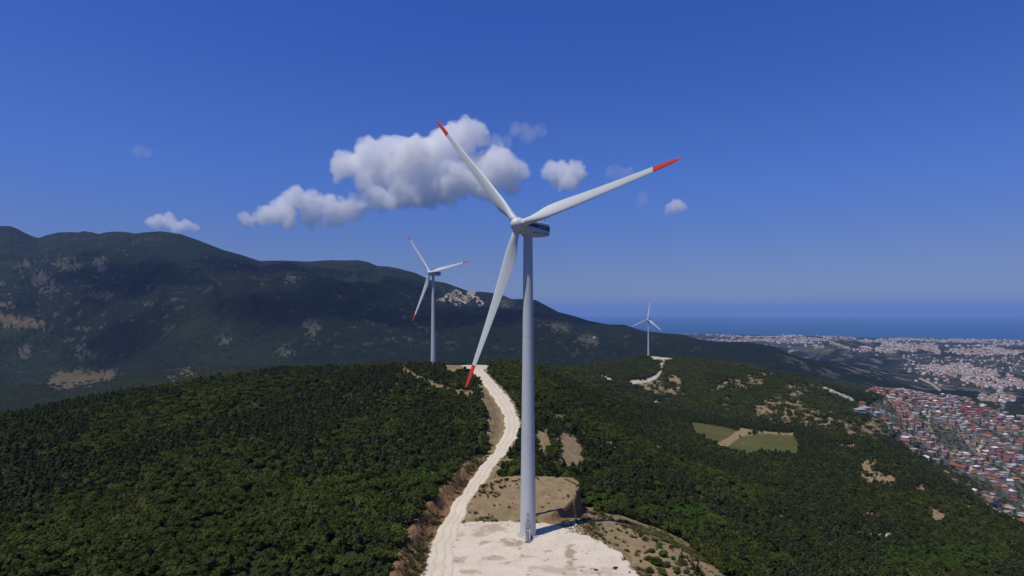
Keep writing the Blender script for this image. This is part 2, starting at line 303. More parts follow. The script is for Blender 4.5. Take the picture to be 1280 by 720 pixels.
# mountain clearings, with the sunlit crest put in as lighter green
for q in ([(-5, 391), (20, 395), (55, 402), (50, 410), (25, 409), (-5, 405)], [(-5, 379), (18, 380), (10, 384), (-5, 384)], [(60, 478), (72, 466), (110, 463), (145, 465), (140, 474), (95, 486), (70, 486)], [(208, 466), (235, 462), (255, 468), (215, 475)]): patch(M_bare, q, 1800, 4500, 3, 11, .42)
for q in (ell(388, 402, 7, 3), ell(392, 412, 4, 9), ell(366, 348, 7, 3), ell(100, 440, 5, 8), ell(112, 442, 5, 3), ell(62, 358, 10, 5), ell(85, 330, 14, 5), ell(280, 425, 5, 4), ell(355, 440, 8, 1.5), ell(125, 368, 14, 2), ell(30, 440, 6, 6),
          ell(48, 348, 9, 6), ell(630, 380, 7, 4), ell(700, 408, 10, 4), ell(735, 424, 12, 4), ell(30, 330, 5, 3), ell(125, 332, 6, 9)): patch(M_rock, q, 1800, 6000, 3, 14, .26)
for q in (ell(235, 412, 60, 16), ell(80, 460, 70, 18), ell(20, 420, 40, 18), ell(15, 330, 30, 30), ell(300, 445, 60, 14), ell(470, 385, 60, 6), ell(440, 335, 70, 8), ell(570, 372, 35, 11), ell(120, 300, 80, 7), ell(500, 352, 50, 8)): patch(M_grass, q, 1500, 7000, 14, 40, .38)
speck = (fbm(XX / 26, YY / 40, 2, 131) > .42) * sstep((fbm(XX / 600, YY / 700, 2, 133) + .12) * 5)
M_rock = np.maximum(M_rock, (far_m * speck * .22).astype(np.float32))
M_rock = np.maximum(M_rock, (hills_m * (fbm(XX / 60, YY / 90, 3, 135) > .25) * .45).astype(np.float32))
near_speck = (fbm(XX / 5, YY / 5, 2, 137) > .50) & (YY > 200) & (YY < 1500)
M_bare = np.maximum(M_bare, near_speck * .45).astype(np.float32)

# ------------------------------------------------------------------ helpers
def tag(o, label=None, cat=None, group=None, kind=None):
    if label: o['label'] = label
    if cat: o['category'] = cat
    if group: o['group'] = group
    if kind: o['kind'] = kind
    return o
def link(name, me, mats=(), parent=None):
    for m in mats: me.materials.append(m)
    o = bpy.data.objects.new(name, me); COL.objects.link(o)
    if parent is not None: o.parent = parent
    return o
def empty(name, loc, rz=0):
    o = bpy.data.objects.new(name, None); COL.objects.link(o); o.location = loc; o.rotation_euler = (0, 0, rz); o.empty_display_size = .5
    return o
def np_mesh(name, V, Fq, smooth=True, attrs=None, matidx=None):
    me = bpy.data.meshes.new(name)
    V = np.ascontiguousarray(V, np.float32); Fq = np.ascontiguousarray(Fq, np.int32); k = Fq.shape[1]
    me.vertices.add(len(V)); me.vertices.foreach_set('co', V.ravel())
    me.loops.add(Fq.size); me.loops.foreach_set('vertex_index', Fq.ravel())
    me.polygons.add(len(Fq)); me.polygons.foreach_set('loop_start', np.arange(0, Fq.size, k, dtype=np.int32))
    me.polygons.foreach_set('loop_total', np.full(len(Fq), k, np.int32))
    if matidx is not None: me.polygons.foreach_set('material_index', np.ascontiguousarray(matidx, np.int32))
    me.update(calc_edges=True)
    me.polygons.foreach_set('use_smooth', np.full(len(Fq), smooth, bool))
    for an, arr in (attrs or {}).items():
        at = me.attributes.new(an, 'FLOAT_COLOR' if arr.ndim == 2 else 'FLOAT', 'POINT')
        at.data.foreach_set('color' if arr.ndim == 2 else 'value', np.ascontiguousarray(arr, np.float32).ravel())
    me.update()
    return me

# ------------------------------------------------------------------ materials
class NT:
    def __init__(s, name):
        s.m = bpy.data.materials.new(name); s.m.use_nodes = True; s.t = s.m.node_tree; s.t.nodes.clear()
        s.out = s.t.nodes.new('ShaderNodeOutputMaterial')
    def n(s, typ, **kw):
        nd = s.t.nodes.new(typ)
        for k, v in kw.items():
            if k == 'ins':
                for kk, vv in v.items():
                    if hasattr(vv, 'is_output'): s.t.links.new(vv, nd.inputs[kk])
                    else: nd.inputs[kk].default_value = vv
            else: setattr(nd, k, v)
        return nd
    def l(s, a, b): s.t.links.new(a, b)
    def math(s, op, a, b=0.0, clamp=False):
        nd = s.n('ShaderNodeMath', operation=op, use_clamp=clamp); 
        for i, v in enumerate((a, b)):
            if hasattr(v, 'is_output'): s.l(v, nd.inputs[i])
            else: nd.inputs[i].default_value = v
        return nd.outputs[0]
    def mix(s, f, a, b, blend='MIX'):
        nd = s.n('ShaderNodeMix', data_type='RGBA', blend_type=blend)
        for i, v in ((0, f), (6, a), (7, b)):
            if hasattr(v, 'is_output'): s.l(v, nd.inputs[i])
            elif i == 0: nd.inputs[0].default_value = v
            else: nd.inputs[i].default_value = (*v, 1)
        return nd.outputs[2]
    def noise(s, vec, scale, detail=3, rough=.55, lo=None, hi=None):
        nd = s.n('ShaderNodeTexNoise', ins={'Scale': scale, 'Detail': detail, 'Roughness': rough}); s.l(vec, nd.inputs['Vector'])
        o = nd.outputs['Fac']
        if lo is not None:
            mr = s.n('ShaderNodeMapRange', ins={1: lo, 2: hi}); s.l(o, mr.inputs[0]); o = mr.outputs[0]
        return o
    def pos(s): return s.n('ShaderNodeNewGeometry').outputs['Position']
    def obj(s): return s.n('ShaderNodeTexCoord').outputs['Object']
    def bsdf(s, color, rough=.8, spec=.3, normal=None, **kw):
        b = s.n('ShaderNodeBsdfPrincipled', ins={'Roughness': rough, 'Specular IOR Level': spec})
        if hasattr(color, 'is_output'): s.l(color, b.inputs['Base Color'])
        else: b.inputs['Base Color'].default_value = (*color, 1)
        for k, v in kw.items(): b.inputs[k].default_value = v
        if normal is not None: s.l(normal, b.inputs['Normal'])
        s.l(b.outputs[0], s.out.inputs['Surface']); return b
    def bump(s, h, dist, strength=1.0):
        b = s.n('ShaderNodeBump', ins={'Distance': dist, 'Strength': strength}); s.l(h, b.inputs['Height']); return b.outputs[0]

def ground_material():
    t = NT('ground_cover'); P = t.pos()
    ga = t.n('ShaderNodeAttribute', attribute_name='cover'); gb = t.n('ShaderNodeAttribute', attribute_name='soil')
    sa = t.n('ShaderNodeSeparateColor'); t.l(ga.outputs['Color'], sa.inputs[0]); sb = t.n('ShaderNodeSeparateColor'); t.l(gb.outputs['Color'], sb.inputs[0])
    bare, brown, grass = sa.outputs; mead, pale, rock = sb.outputs; town = gb.outputs['Alpha']
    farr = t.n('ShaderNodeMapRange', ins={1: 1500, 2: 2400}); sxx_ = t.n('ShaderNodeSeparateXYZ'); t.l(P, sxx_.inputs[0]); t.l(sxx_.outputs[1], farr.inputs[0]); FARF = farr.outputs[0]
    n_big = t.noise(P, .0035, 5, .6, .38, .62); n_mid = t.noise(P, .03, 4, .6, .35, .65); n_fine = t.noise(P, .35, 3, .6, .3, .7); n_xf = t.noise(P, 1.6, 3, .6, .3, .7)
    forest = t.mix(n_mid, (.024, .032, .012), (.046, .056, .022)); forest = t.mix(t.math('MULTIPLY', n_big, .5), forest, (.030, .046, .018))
    forest = t.mix(t.math('MULTIPLY', FARF, .78), forest, t.mix(n_mid, (.003, .007, .006), (.009, .016, .011)))  # far forest colour darkened for the shade crowns cast on each other
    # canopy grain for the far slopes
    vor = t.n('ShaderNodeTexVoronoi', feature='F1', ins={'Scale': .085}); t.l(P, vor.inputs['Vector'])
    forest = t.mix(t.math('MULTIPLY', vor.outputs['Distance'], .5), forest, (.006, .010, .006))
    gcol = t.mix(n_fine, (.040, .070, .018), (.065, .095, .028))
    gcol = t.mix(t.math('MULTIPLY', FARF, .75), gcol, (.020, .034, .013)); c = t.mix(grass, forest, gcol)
    meadow = t.mix(n_mid, (.060, .074, .018), (.098, .090, .030)); meadow = t.mix(t.math('MULTIPLY', n_fine, .35), meadow, (.115, .095, .045)); c = t.mix(mead, c, meadow)
    rockc = t.mix(n_fine, (.20, .175, .14), (.34, .30, .25)); c = t.mix(rock, c, rockc)
    barec = t.mix(n_fine, (.225, .165, .088), (.345, .262, .150)); barec = t.mix(t.math('MULTIPLY', n_xf, .6), barec, (.175, .115, .062)); barec = t.mix(t.math('MULTIPLY', t.noise(P, .09, 4, .65, .5, .66), .5), barec, (.17, .14, .07)); c = t.mix(bare, c, barec)
    brownc = t.mix(n_xf, (.135, .072, .036), (.265, .160, .085)); c = t.mix(brown, c, brownc)
    townc = t.mix(n_fine, (.085, .08, .07), (.17, .155, .135)); townc = t.mix(t.math('MULTIPLY', n_mid, .8), townc, (.05, .065, .03)); c = t.mix(town, c, townc)
    palec = t.mix(n_fine, (.40, .345, .265), (.50, .44, .345)); c = t.mix(pale, c, palec)
    h = t.math('ADD', t.math('MULTIPLY', vor.outputs['Distance'], -1.0), t.math('MULTIPLY', n_mid, .8))
    far = t.n('ShaderNodeMapRange', ins={1: 1500, 2: 2400}); sx = t.n('ShaderNodeSeparateXYZ'); t.l(P, sx.inputs[0]); t.l(sx.outputs[1], far.inputs[0])
    h1 = t.math('MULTIPLY', h, far.outputs[0]); b0 = t.n('ShaderNodeBump', ins={'Distance': 95.0, 'Strength': 1.0}); gl = t.noise(P, .0052, 7, .62); t.l(t.math('MULTIPLY', t.math('ABSOLUTE', t.math('SUBTRACT', gl, .5)), FARF), b0.inputs['Height']); b1n = t.n('ShaderNodeBump', ins={'Distance': 6.0, 'Strength': .8}); t.l(h1, b1n.inputs['Height']); t.l(b0.outputs[0], b1n.inputs['Normal']); b1 = b1n.outputs[0]
    b2 = t.n('ShaderNodeBump', ins={'Distance': .35, 'Strength': .8}); t.l(t.math('ADD', n_fine, t.math('MULTIPLY', n_xf, .6)), b2.inputs['Height']); t.l(b1, b2.inputs['Normal'])
    t.bsdf(c, .95, .08, b2.outputs[0]); return t.m
MAT_GROUND = ground_material()

def gravel_material():
    t = NT('pale_gravel'); P = t.pos()
    a = t.noise(P, .18, 4, .65, .35, .7); b = t.noise(P, 1.2, 4, .7, .3, .7); c = t.noise(P, 7, 2, .6, .3, .7)
    col = t.mix(a, (.56, .475, .365), (.67, .59, .475)); col = t.mix(t.math('MULTIPLY', b, .35), col, (.42, .34, .26)); col = t.mix(t.math('MULTIPLY', c, .22), col, (.80, .74, .64)); sa_ = t.n('ShaderNodeAttribute', attribute_name='stain').outputs['Fac']; col = t.mix(t.math('MULTIPLY', sa_, .75), col, (.27, .20, .12))
    st = t.noise(P, .30, 3, .6, .60, .70); col = t.mix(t.math('MULTIPLY', st, .8), col, (.25, .19, .115))
    st2 = t.noise(P, .9, 4, .75, .58, .70); col = t.mix(t.math('MULTIPLY', st2, .55), col, (.30, .215, .14))
    t.bsdf(col, .9, .15, t.bump(t.math('ADD', b, t.math('MULTIPLY', c, .4)), .10, .8)); return t.m
MAT_GRAVEL = gravel_material()
def road_material():
    t = NT('road_gravel'); P = t.pos()
    a = t.noise(P, .12, 4, .65, .35, .7); b = t.noise(P, 1.0, 4, .7, .3, .7)
    col = t.mix(a, (.57, .50, .395), (.65, .58, .47)); col = t.mix(t.math('MULTIPLY', b, .3), col, (.44, .37, .29)); ac_ = t.n('ShaderNodeAttribute', attribute_name='across').outputs['Fac']; tr_ = t.math('ABSOLUTE', t.math('SINE', t.math('MULTIPLY', t.math('ADD', ac_, t.math('MULTIPLY', a, .02)), 9.42))); tr_ = t.math('POWER', t.math('SUBTRACT', 1.0, tr_), 2.0); col = t.mix(t.math('MULTIPLY', tr_, .45), col, (.36, .29, .21))
    t.bsdf(col, .9, .15, t.bump(b, .08, .8)); return t.m
MAT_ROAD = road_material()

def leaf_material(name, dark, light, hue):
    t = NT(name)
    oi = t.n('ShaderNodeObjectInfo'); P = t.pos()
    big = t.noise(P, .02, 3, .6, .38, .62); fine = t.noise(P, .9, 2, .6, .3, .7)
    c = t.mix(oi.outputs['Random'], dark, light); c = t.mix(t.math('MULTIPLY', big, .6), c, hue); c = t.mix(t.math('MULTIPLY', fine, .4), c, tuple(v * .45 for v in dark))
    d = t.n('ShaderNodeBsdfDiffuse'); tr = t.n('ShaderNodeBsdfTranslucent'); t.l(c, d.inputs[0]); t.l(c, tr.inputs[0])
    mx = t.n('ShaderNodeMixShader', ins={0: .25}); t.l(d.outputs[0], mx.inputs[1]); t.l(tr.outputs[0], mx.inputs[2]); t.l(mx.outputs[0], t.out.inputs['Surface'])
    return t.m
MAT_OAK = leaf_material('oak_leaves', (.034, .048, .012), (.112, .130, .034), (.066, .078, .024))
MAT_PINE = leaf_material('pine_needles', (.033, .046, .019), (.090, .106, .046), (.062, .074, .032))
MAT_BRIGHT = leaf_material('bright_leaves', (.050, .095, .016), (.085, .135, .026), (.055, .090, .020))
def plain_mat(name, col, rough=.7, spec=.3, var=.15, scale=2.0, **kw):
    t = NT(name); a = t.noise(t.obj(), scale, 3, .6, .3, .7)
    t.bsdf(t.mix(a, tuple(v * (1 - var) for v in col), tuple(min(1, v * (1 + var)) for v in col)), rough, spec, **kw); return t.m
MAT_BARK = plain_mat('bark', (.09, .07, .05), .9, .1, .4, 6)

# ------------------------------------------------------------------ ground meshes (every face belongs to exactly one sheet)
idx = np.arange(NR * NC).reshape(NR, NC)
faces = np.stack([idx[:-1, :-1], idx[:-1, 1:], idx[1:, 1:], idx[1:, :-1]], -1).reshape(-1, 4)
fc = lambda M: (M[:-1, :-1] + M[:-1, 1:] + M[1:, 1:] + M[1:, :-1]).ravel() / 4
fY, fX, fmead, fpale = fc(YY), fc(GX), fc(M_mead), fc(M_pale)
split_y = np.interp(fX, [-600, 0, 300, 600, 900, 1000, 1070, 1071, 2000], [1300, 1300, 1500, 1700, 1950, 1900, 1900, 900, 900])
cls = np.zeros(len(faces), int)
cls[fY > split_y] = 1
cls[(fX > 1040) & (fY > split_y)] = 2
cls[(fX > 940) & (fY > 3650)] = 2
cls[fY > 7300] = 3
cls[(fmead > .5) & (fY < 900)] = 4
cls[(fpale > .5) & (fY < 1500)] = 5
V = np.stack([XX, YY, ZZ], -1).reshape(-1, 3)
cover = np.stack([M_bare, M_brown, M_grass, np.ones_like(M_bare)], -1).reshape(-1, 4)
soil = np.stack([M_mead, M_pale, M_rock, M_town], -1).reshape(-1, 4)
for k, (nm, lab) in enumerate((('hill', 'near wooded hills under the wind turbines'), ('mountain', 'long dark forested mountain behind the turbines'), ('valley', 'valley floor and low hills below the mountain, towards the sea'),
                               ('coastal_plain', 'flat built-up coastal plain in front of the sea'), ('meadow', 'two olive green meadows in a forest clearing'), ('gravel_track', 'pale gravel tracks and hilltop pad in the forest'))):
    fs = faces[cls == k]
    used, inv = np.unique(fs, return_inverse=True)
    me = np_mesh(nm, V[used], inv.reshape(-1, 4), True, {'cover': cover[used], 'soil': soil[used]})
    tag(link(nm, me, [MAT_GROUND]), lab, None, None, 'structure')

# road
def catmull(pts, per=10):
    P = np.array(pts, float); out = []
    for i in range(len(P) - 1):
        p0, p1, p2, p3 = P[max(i - 1, 0)], P[i], P[i + 1], P[min(i + 2, len(P) - 1)]
        for k in range(per):
            t = k / per; out.append(.5 * ((2 * p1) + (p2 - p0) * t + (2 * p0 - 5 * p1 + 4 * p2 - p3) * t * t + (3 * p1 - p0 - 3 * p2 + p3) * t ** 3))
    out.append(P[-1]); return np.array(out)
rc = catmull(ROAD, 24)
tan = np.gradient(rc[:, :2], axis=0); tan /= np.linalg.norm(tan, axis=1)[:, None]; nor = np.stack([tan[:, 1], -tan[:, 0]], 1)
nw = 17; rv = []
s_ = np.cumsum(np.r_[0, np.linalg.norm(np.diff(rc[:, :2], axis=0), axis=1)])
wl = rc[:, 3] / 2 + 1.1 * fbm(s_ / 6, s_ * 0 + 3, 4, 201); wr_ = rc[:, 3] / 2 + 1.3 * fbm(s_ / 6, s_ * 0 + 9, 4, 205)
for i in range(len(rc)):
    for k in range(nw):
        q = -wl[i] + (wl[i] + wr_[i]) * k / (nw - 1); p = rc[i, :2] + nor[i] * q
        z = float(zat(p[0], p[1])) + (.14 + p[1] * .0004 if 0 < k < nw - 1 else .03)
        rv.append((p[0], p[1], z))
ri = np.arange(len(rc) * nw).reshape(-1, nw)
rf = np.stack([ri[:-1, :-1], ri[:-1, 1:], ri[1:, 1:], ri[1:, :-1]], -1).reshape(-1, 4)
ac = np.tile(np.linspace(0, 1, nw), len(rc)); tag(link('gravel_road', np_mesh('gravel_road', rv, rf, True, {'across': ac}), [MAT_ROAD]), 'pale gravel road winding up the ridge from the turbine pad', None, None, 'structure')
# turning place at the road's end on the crest, and the first turbine's pad
def sheet(name, pts, z0, cell, jam, mat, lab, seed):
    xs = np.arange(min(p[0] for p in pts) - 1, max(p[0] for p in pts) + 1, cell); ys = np.arange(min(p[1] for p in pts) - 1, max(p[1] for p in pts) + 1, cell)
    X, Y = np.meshgrid(xs, ys); sd = poly_sd(X, Y, pts) + jam * fbm(X / 3, Y / 3, 4, seed)
    Z = zat(X, Y) + z0 * np.clip(sd * 2, .3, 1) + .05 * fbm(X / 1.5, Y / 1.5, 3, seed + 3)
    ii = np.arange(X.size).reshape(X.shape); f4 = np.stack([ii[:-1, :-1], ii[:-1, 1:], ii[1:, 1:], ii[1:, :-1]], -1).reshape(-1, 4)
    keep = (sd.ravel()[f4].min(1) > 0); f4 = f4[keep]; used, inv = np.unique(f4, return_inverse=True)
    st = np.zeros(X.shape)
    for ex, ey, ea, eb, es in ((612, 660, 16, 8, .8), (600, 667, 14, 5, .7), (638, 680, 10, 4, 1), (604, 680, 6, 3, .9), (713, 694, 5, 10, 1.1), (573, 700, 8, 4, .6), (615, 698, 12, 2.5, .7), (660, 696, 7, 2.5, .6), (590, 716, 12, 3, .7), (573, 669, 8, 2, .6), (700, 712, 30, 4, .5), (745, 716, 30, 5, .6)):
        px_, py_ = XC + X / Y * F, YH + EYE / Y * F; st = np.maximum(st, es * sstep(1.5 - np.hypot((px_ - ex) / ea, (py_ - ey) / eb) + 1.3 * fbm(X / 2.2, Y / 2.2, 4, 333)))
    st = np.clip(np.maximum(st, sstep((.55 - sd) / 1.2 + 1.4 * fbm(X / 1.8, Y / 1.8, 3, 335)) * .8), 0, 1)
    return tag(link(name, np_mesh(name, np.stack([X, Y, Z], -1).reshape(-1, 3)[used], inv.reshape(-1, 4), True, {'stain': st.ravel()[used]}), [mat]), lab, None, None, 'structure')
sheet('turbine_pad', PAD, .09, .3, 1.6, MAT_GRAVEL, 'pale gravel pad round the foot of the large turbine', 301)
tp = [(gx(573, 500), 500), (gx(583, 488), 480), (gx(590, 480), 462), (gx(604, 480), 462), (gx(612, 490), 484), (gx(610, 500), 506), (gx(590, 500), 504)]
sheet('turning_place', tp, .32, .6, 2.5, MAT_ROAD, 'pale gravel turning place where the ridge road ends', 311)

# sea
sy = np.concatenate([np.geomspace(9000, 100000, 60)]); sxx = np.linspace(-1.5, 1.5, 60)
SX = sxx[None] * sy[:, None]; SY = np.repeat(sy[:, None], 60, 1)
ii = np.arange(3600).reshape(60, 60); sf = np.stack([ii[:-1, :-1], ii[:-1, 1:], ii[1:, 1:], ii[1:, :-1]], -1).reshape(-1, 4)
t = NT('sea_water'); a = t.noise(t.pos(), .0004, 4, .6, .3, .7)
t.bsdf(t.mix(a, (.003, .062, .150), (.006, .076, .172)), .45, .35, t.bump(t.noise(t.pos(), .02, 4, .6), 2.0, .4))
tag(link('sea', np_mesh('sea', np.stack([SX, SY, SX * 0 - 400], -1).reshape(-1, 3), sf), [t.m]), 'deep blue sea along the horizon', None, None, 'structure')

# ------------------------------------------------------------------ wind turbines
def paint(name, col, rough=.38, streak=.12):
    t = NT(name); o = t.obj(); mp = t.n('ShaderNodeMapping', ins={'Scale': (1.2, 1.2, .12)}); t.l(o, mp.inputs[0])
    a = t.noise(mp.outputs[0], 1.3, 5, .65, .4, .75); b = t.noise(o, .25, 3, .5, .3, .7)
    c = t.mix(t.math('MULTIPLY', a, streak * 2), col, tuple(v * .72 for v in col)); c = t.mix(t.math('MULTIPLY', b, streak), c, tuple(v * .8 for v in col))
    t.bsdf(c, rough, .4); return t.m
MAT_WHITE = paint('turbine_white', (.58, .615, .60)); MAT_TOWER = paint('tower_paint', (.50, .525, .53), .42, .18); MAT_RED = paint('warning_red', (.62, .045, .022), .45)
MAT_NAVY = plain_mat('navy_band', (.012, .016, .07), .4, .4, .1); MAT_LETTER = plain_mat('band_lettering', (.30, .33, .45), .5); MAT_STEEL = plain_mat('galvanised_steel', (.38, .39, .40), .45, .5, .2, Metallic=.6); MAT_DARK = plain_mat('dark_rubber', (.03, .03, .035), .7)
def bmesh_obj(name, bm, mats, parent, smooth=True):
    me = bpy.data.meshes.new(name); bmesh.ops.recalc_face_normals(bm, faces=bm.faces); bm.to_mesh(me); bm.free()
    me.polygons.foreach_set('use_smooth', [smooth] * len(me.polygons)); me.update()
    return link(name, me, mats, parent)
def loft(bm, rings, cap=True, matf=None):
    vs = [[bm.verts.new(p) for p in r] for r in rings]; n = len(vs[0])
    for i in range(len(vs) - 1):
        for k in range(n):
            f = bm.faces.new((vs[i][k], vs[i][(k + 1) % n], vs[i + 1][(k + 1) % n], vs[i + 1][k]))
            if matf: f.material_index = matf(i)
    if cap:
        f = bm.faces.new(vs[0][::-1]); f2 = bm.faces.new(vs[-1])
        if matf: f.material_index = matf(0); f2.material_index = matf(len(vs) - 2)
def ringz(r, z, n=48): return [(r * math.cos(a), r * math.sin(a), z) for a in [2 * math.pi * k / n for k in range(n)]]
def box(bm, c, s, rot=None):
    r = bmesh.ops.create_cube(bm, size=1); m = Matrix.LocRotScale(Vector(c), rot, Vector(s)); bmesh.ops.transform(bm, matrix=m, verts=r['verts']); return r['verts']
H, RAD = 80.0, 44.6
def make_turbine():
    """nose along local -Y; origin at the foot"""
    root = empty('wind_turbine', (0, 0, 0))
    bm = bmesh.new(); rings = []
    def tr(z): return float(np.interp(z, [0, 17, 35, 52, 78.2], [2.08, 1.86, 1.63, 1.41, 1.2]))
    for z in (0, .3, 25.8):
        rings.append(ringz(tr(z) + (.12 if z == 0 else 0), z))
    rings = [ringz(tr(z), z) for z in (0, 8, 17, 26, 35, 44, 52, 61, 70, 78.2)]
    loft(bm, rings, False); tw = bmesh_obj('tower', bm, [MAT_TOWER], root)
    for z in (26, 52):
        bm = bmesh.new(); loft(bm, [ringz(tr(z) + .004, z - .11), ringz(tr(z) + .03, z - .1), ringz(tr(z) + .03, z + .1), ringz(tr(z) + .004, z + .11)], False); bmesh_obj('flange', bm, [MAT_TOWER], tw, False)
    bm = bmesh.new(); loft(bm, [ringz(2.75, -.6), ringz(2.75, .22), ringz(2.6, .3), ringz(2.2, .31)]); bmesh_obj('foundation_ring', bm, [plain_mat('concrete', (.36, .35, .33), .9)], root)
    # door on the camera side (tower angle given in root frame), steps and platform
    dr = Matrix.Rotation(DOORA, 4, 'Z')
    bm = bmesh.new(); box(bm, (0, -2.06, 3.45), (1.05, .14, 2.3)); bmesh.ops.bevel(bm, geom=[e for e in bm.edges if abs(e.verts[0].co.y - e.verts[1].co.y) > .1], offset=.3, segments=4, affect='EDGES')
    bm.transform(dr); d = bmesh_obj('door', bm, [MAT_STEEL], root, False)
    bm = bmesh.new(); box(bm, (.36, -2.17, 3.4), (.06, .08, .3)); bm.transform(dr); bmesh_obj('handle', bm, [MAT_DARK], d, False)
    bm = bmesh.new(); box(bm, (0, -2.12, 5.05), (.7, .14, .5)); bm.transform(dr); bmesh_obj('vent', bm, [MAT_STEEL], root, False)
    bm = bmesh.new(); box(bm, (0, -2.09, 6.3), (.5, .14, .4)); bm.transform(dr); bmesh_obj('vent', bm, [MAT_STEEL], root, False)
    bm = bmesh.new(); box(bm, (0, -2.9, 2.2), (1.5, 1.5, .1))
    for k in range(9): box(bm, (0, -3.75 - .22 * k, 2.0 - .23 * k), (1.2, .26, .05))
    for sx in (-.66, .66):
        box(bm, (sx, -4.65, 1.05), (.07, .12, 2.85), Matrix.Rotation(R(-43.5), 4, 'X').to_quaternion())
        box(bm, (sx, -4.65, 2.1), (.06, .06, 2.85), Matrix.Rotation(R(-43.5), 4, 'X').to_quaternion())
        for q in range(4): box(bm, (sx, -3.8 - q * .6, 2.6 - q * .63), (.05, .05, 1.1))
        box(bm, (sx * 1.1, -2.9, 3.2), (.05, 1.5, .06)); box(bm, (sx * 1.1, -3.6, 1.1), (.08, .08, 2.2)); box(bm, (sx * 1.1, -3.62, 2.7), (.05, .05, 1.0))
    bm.transform(dr); bmesh_obj('stairs', bm, [MAT_STEEL], root, False)
    # nacelle: long rounded box, higher at the back, chamfered belly
    def sec(y, w, zb, zt, ch=.55):
        c = ch; return [(-w + c * .5, y, zb), (w - c * .5, y, zb), (w - .08, y, zb + c * .8), (w, y, zb + c * 1.3), (w, y, zt - c * .7), (w - c * .35, y, zt - c * .15), (w - c, y, zt), (-w + c, y, zt), (-w + c * .35, y, zt - c * .15), (-w, y, zt - c * .7), (-w, y, zb + c * 1.3), (-w + .08, y, zb + c * .8)]
    bm = bmesh.new()
    loft(bm, [sec(-2.55, 1.35, 78.75, 81.3), sec(-2.3, 1.55, 78.5, 81.6), sec(-.5, 1.72, 78.15, 81.95), sec(3, 1.76, 78.1, 82.05), sec(6.2, 1.74, 78.3, 82.05), sec(7.6, 1.66, 78.65, 81.95), sec(7.95, 1.5, 78.95, 81.7)])
    bmesh.ops.bevel(bm, geom=[e for e in bm.edges], offset=.05, segments=2, affect='EDGES')
    na = bmesh_obj('nacelle', bm, [MAT_WHITE], root, False)
    wy = lambda y: float(np.interp(y, [-2.3, -.5, 3, 6.2, 7.6], [1.55, 1.72, 1.76, 1.74, 1.66]))
    def strip(ya, yb, za, zb, o1, mat, nm):
        for s in (-1, 1):
            bm = bmesh.new(); ys = sorted(set([ya, yb] + [v for v in (-.5, 3, 6.2) if ya < v < yb])); prev = None
            for y in ys:
                fa = (y - ys[0]) / (ys[-1] - ys[0]); q = [bm.verts.new((s * (wy(y) + o), y, z)) for o, z in ((.004, za[0] + (za[1] - za[0]) * fa), (o1, za[0] + (za[1] - za[0]) * fa), (o1, zb[0] + (zb[1] - zb[0]) * fa), (.004, zb[0] + (zb[1] - zb[0]) * fa))]
                if prev:
                    for k in range(4): bm.faces.new((prev[k], prev[(k + 1) % 4], q[(k + 1) % 4], q[k]))
                else: bm.faces.new(q)
                prev = q
            bm.faces.new(prev[::-1]); bmesh_obj(nm, bm, [mat], na, False)
    strip(-1.9, 7.5, (80.35, 79.75), (81.25, 80.95), .03, MAT_NAVY, 'side_band')
    strip(-.6, 7.5, (78.72, 79.0), (78.86, 79.18), .03, MAT_NAVY, 'lower_line')
    strip(2.2, 6.0, (80.42, 80.2), (80.72, 80.5), .055, MAT_LETTER, 'band_lettering')
    bm = bmesh.new(); box(bm, (0, 5.2, 82.1), (1.6, 2.2, .22)); bmesh_obj('roof_hatch', bm, [MAT_WHITE], na, False)
    bm = bmesh.new()
    box(bm, (0, 6.9, 82.15), (1.3, .08, .08))
    for sx in (-.55, .55): box(bm, (sx, 6.9, 82.75), (.06, .06, 1.25)); box(bm, (sx, 6.9, 83.4), (.28, .1, .1))
    bmesh_obj('wind_sensor', bm, [MAT_DARK], na, False)
    bm = bmesh.new(); box(bm, (0, 3.6, 82.2), (.25, .25, .45)); bmesh_obj('warning_light', bm, [MAT_RED], na, False)
    bm = bmesh.new(); loft(bm, [ringz(1.42, 77.9), ringz(1.55, 78.0), ringz(1.55, 78.35)]); bmesh_obj('yaw_ring', bm, [MAT_WHITE], root)
    # rotor frame: axis tilted 5 deg up at the nose
    tilt = R(5); n = Vector((0, -math.cos(tilt), math.sin(tilt))); up = Vector((0, math.sin(tilt), math.cos(tilt))); side = Vector((1, 0, 0))
    c0 = Vector((0, 0, 80.1)) + n * 4.2
    # spinner
    def rn(r, a): return [tuple(c0 + n * a + (side * math.cos(q) + up * math.sin(q)) * r) for q in [2 * math.pi * k / 40 for k in range(40)]]
    bm = bmesh.new(); loft(bm, [rn(1.55, -1.75), rn(1.75, -1.6), rn(1.86, -.6), rn(1.86, .3), rn(1.72, .95), rn(1.4, 1.5), rn(.95, 1.95), rn(.5, 2.2), rn(.12, 2.3)]); hub = bmesh_obj('hub', bm, [MAT_WHITE], root)
    hub['label'] = 'rounded white spinner at the front of the nacelle'
    # blade mesh along +Z, chord along X (trailing edge to -X side of clockwise motion), thickness along Y
    bm = bmesh.new(); rings = []; rs = []
    prof = [(1.2, 1.9, 1, 0), (2.2, 1.9, 1, 0), (3.2, 1.95, .96, 20), (4.5, 2.25, .78, 18), (6, 2.8, .56, 16), (7.5, 3.25, .42, 14), (9, 3.38, .34, 12), (11, 3.3, .29, 9.5), (14, 3.1, .25, 7), (18, 2.7, .22, 5), (22, 2.35, .2, 3.5), (27, 2.0, .18, 2), (32, 1.66, .17, 1), (37, 1.34, .16, .3),
            (38.0, 1.28, .16, .2), (38.05, 1.28, .16, .2), (41, 1.05, .15, 0), (43, .82, .15, 0), (44.1, .52, .15, 0), (44.6, .12, .2, 0)]
    N = 28
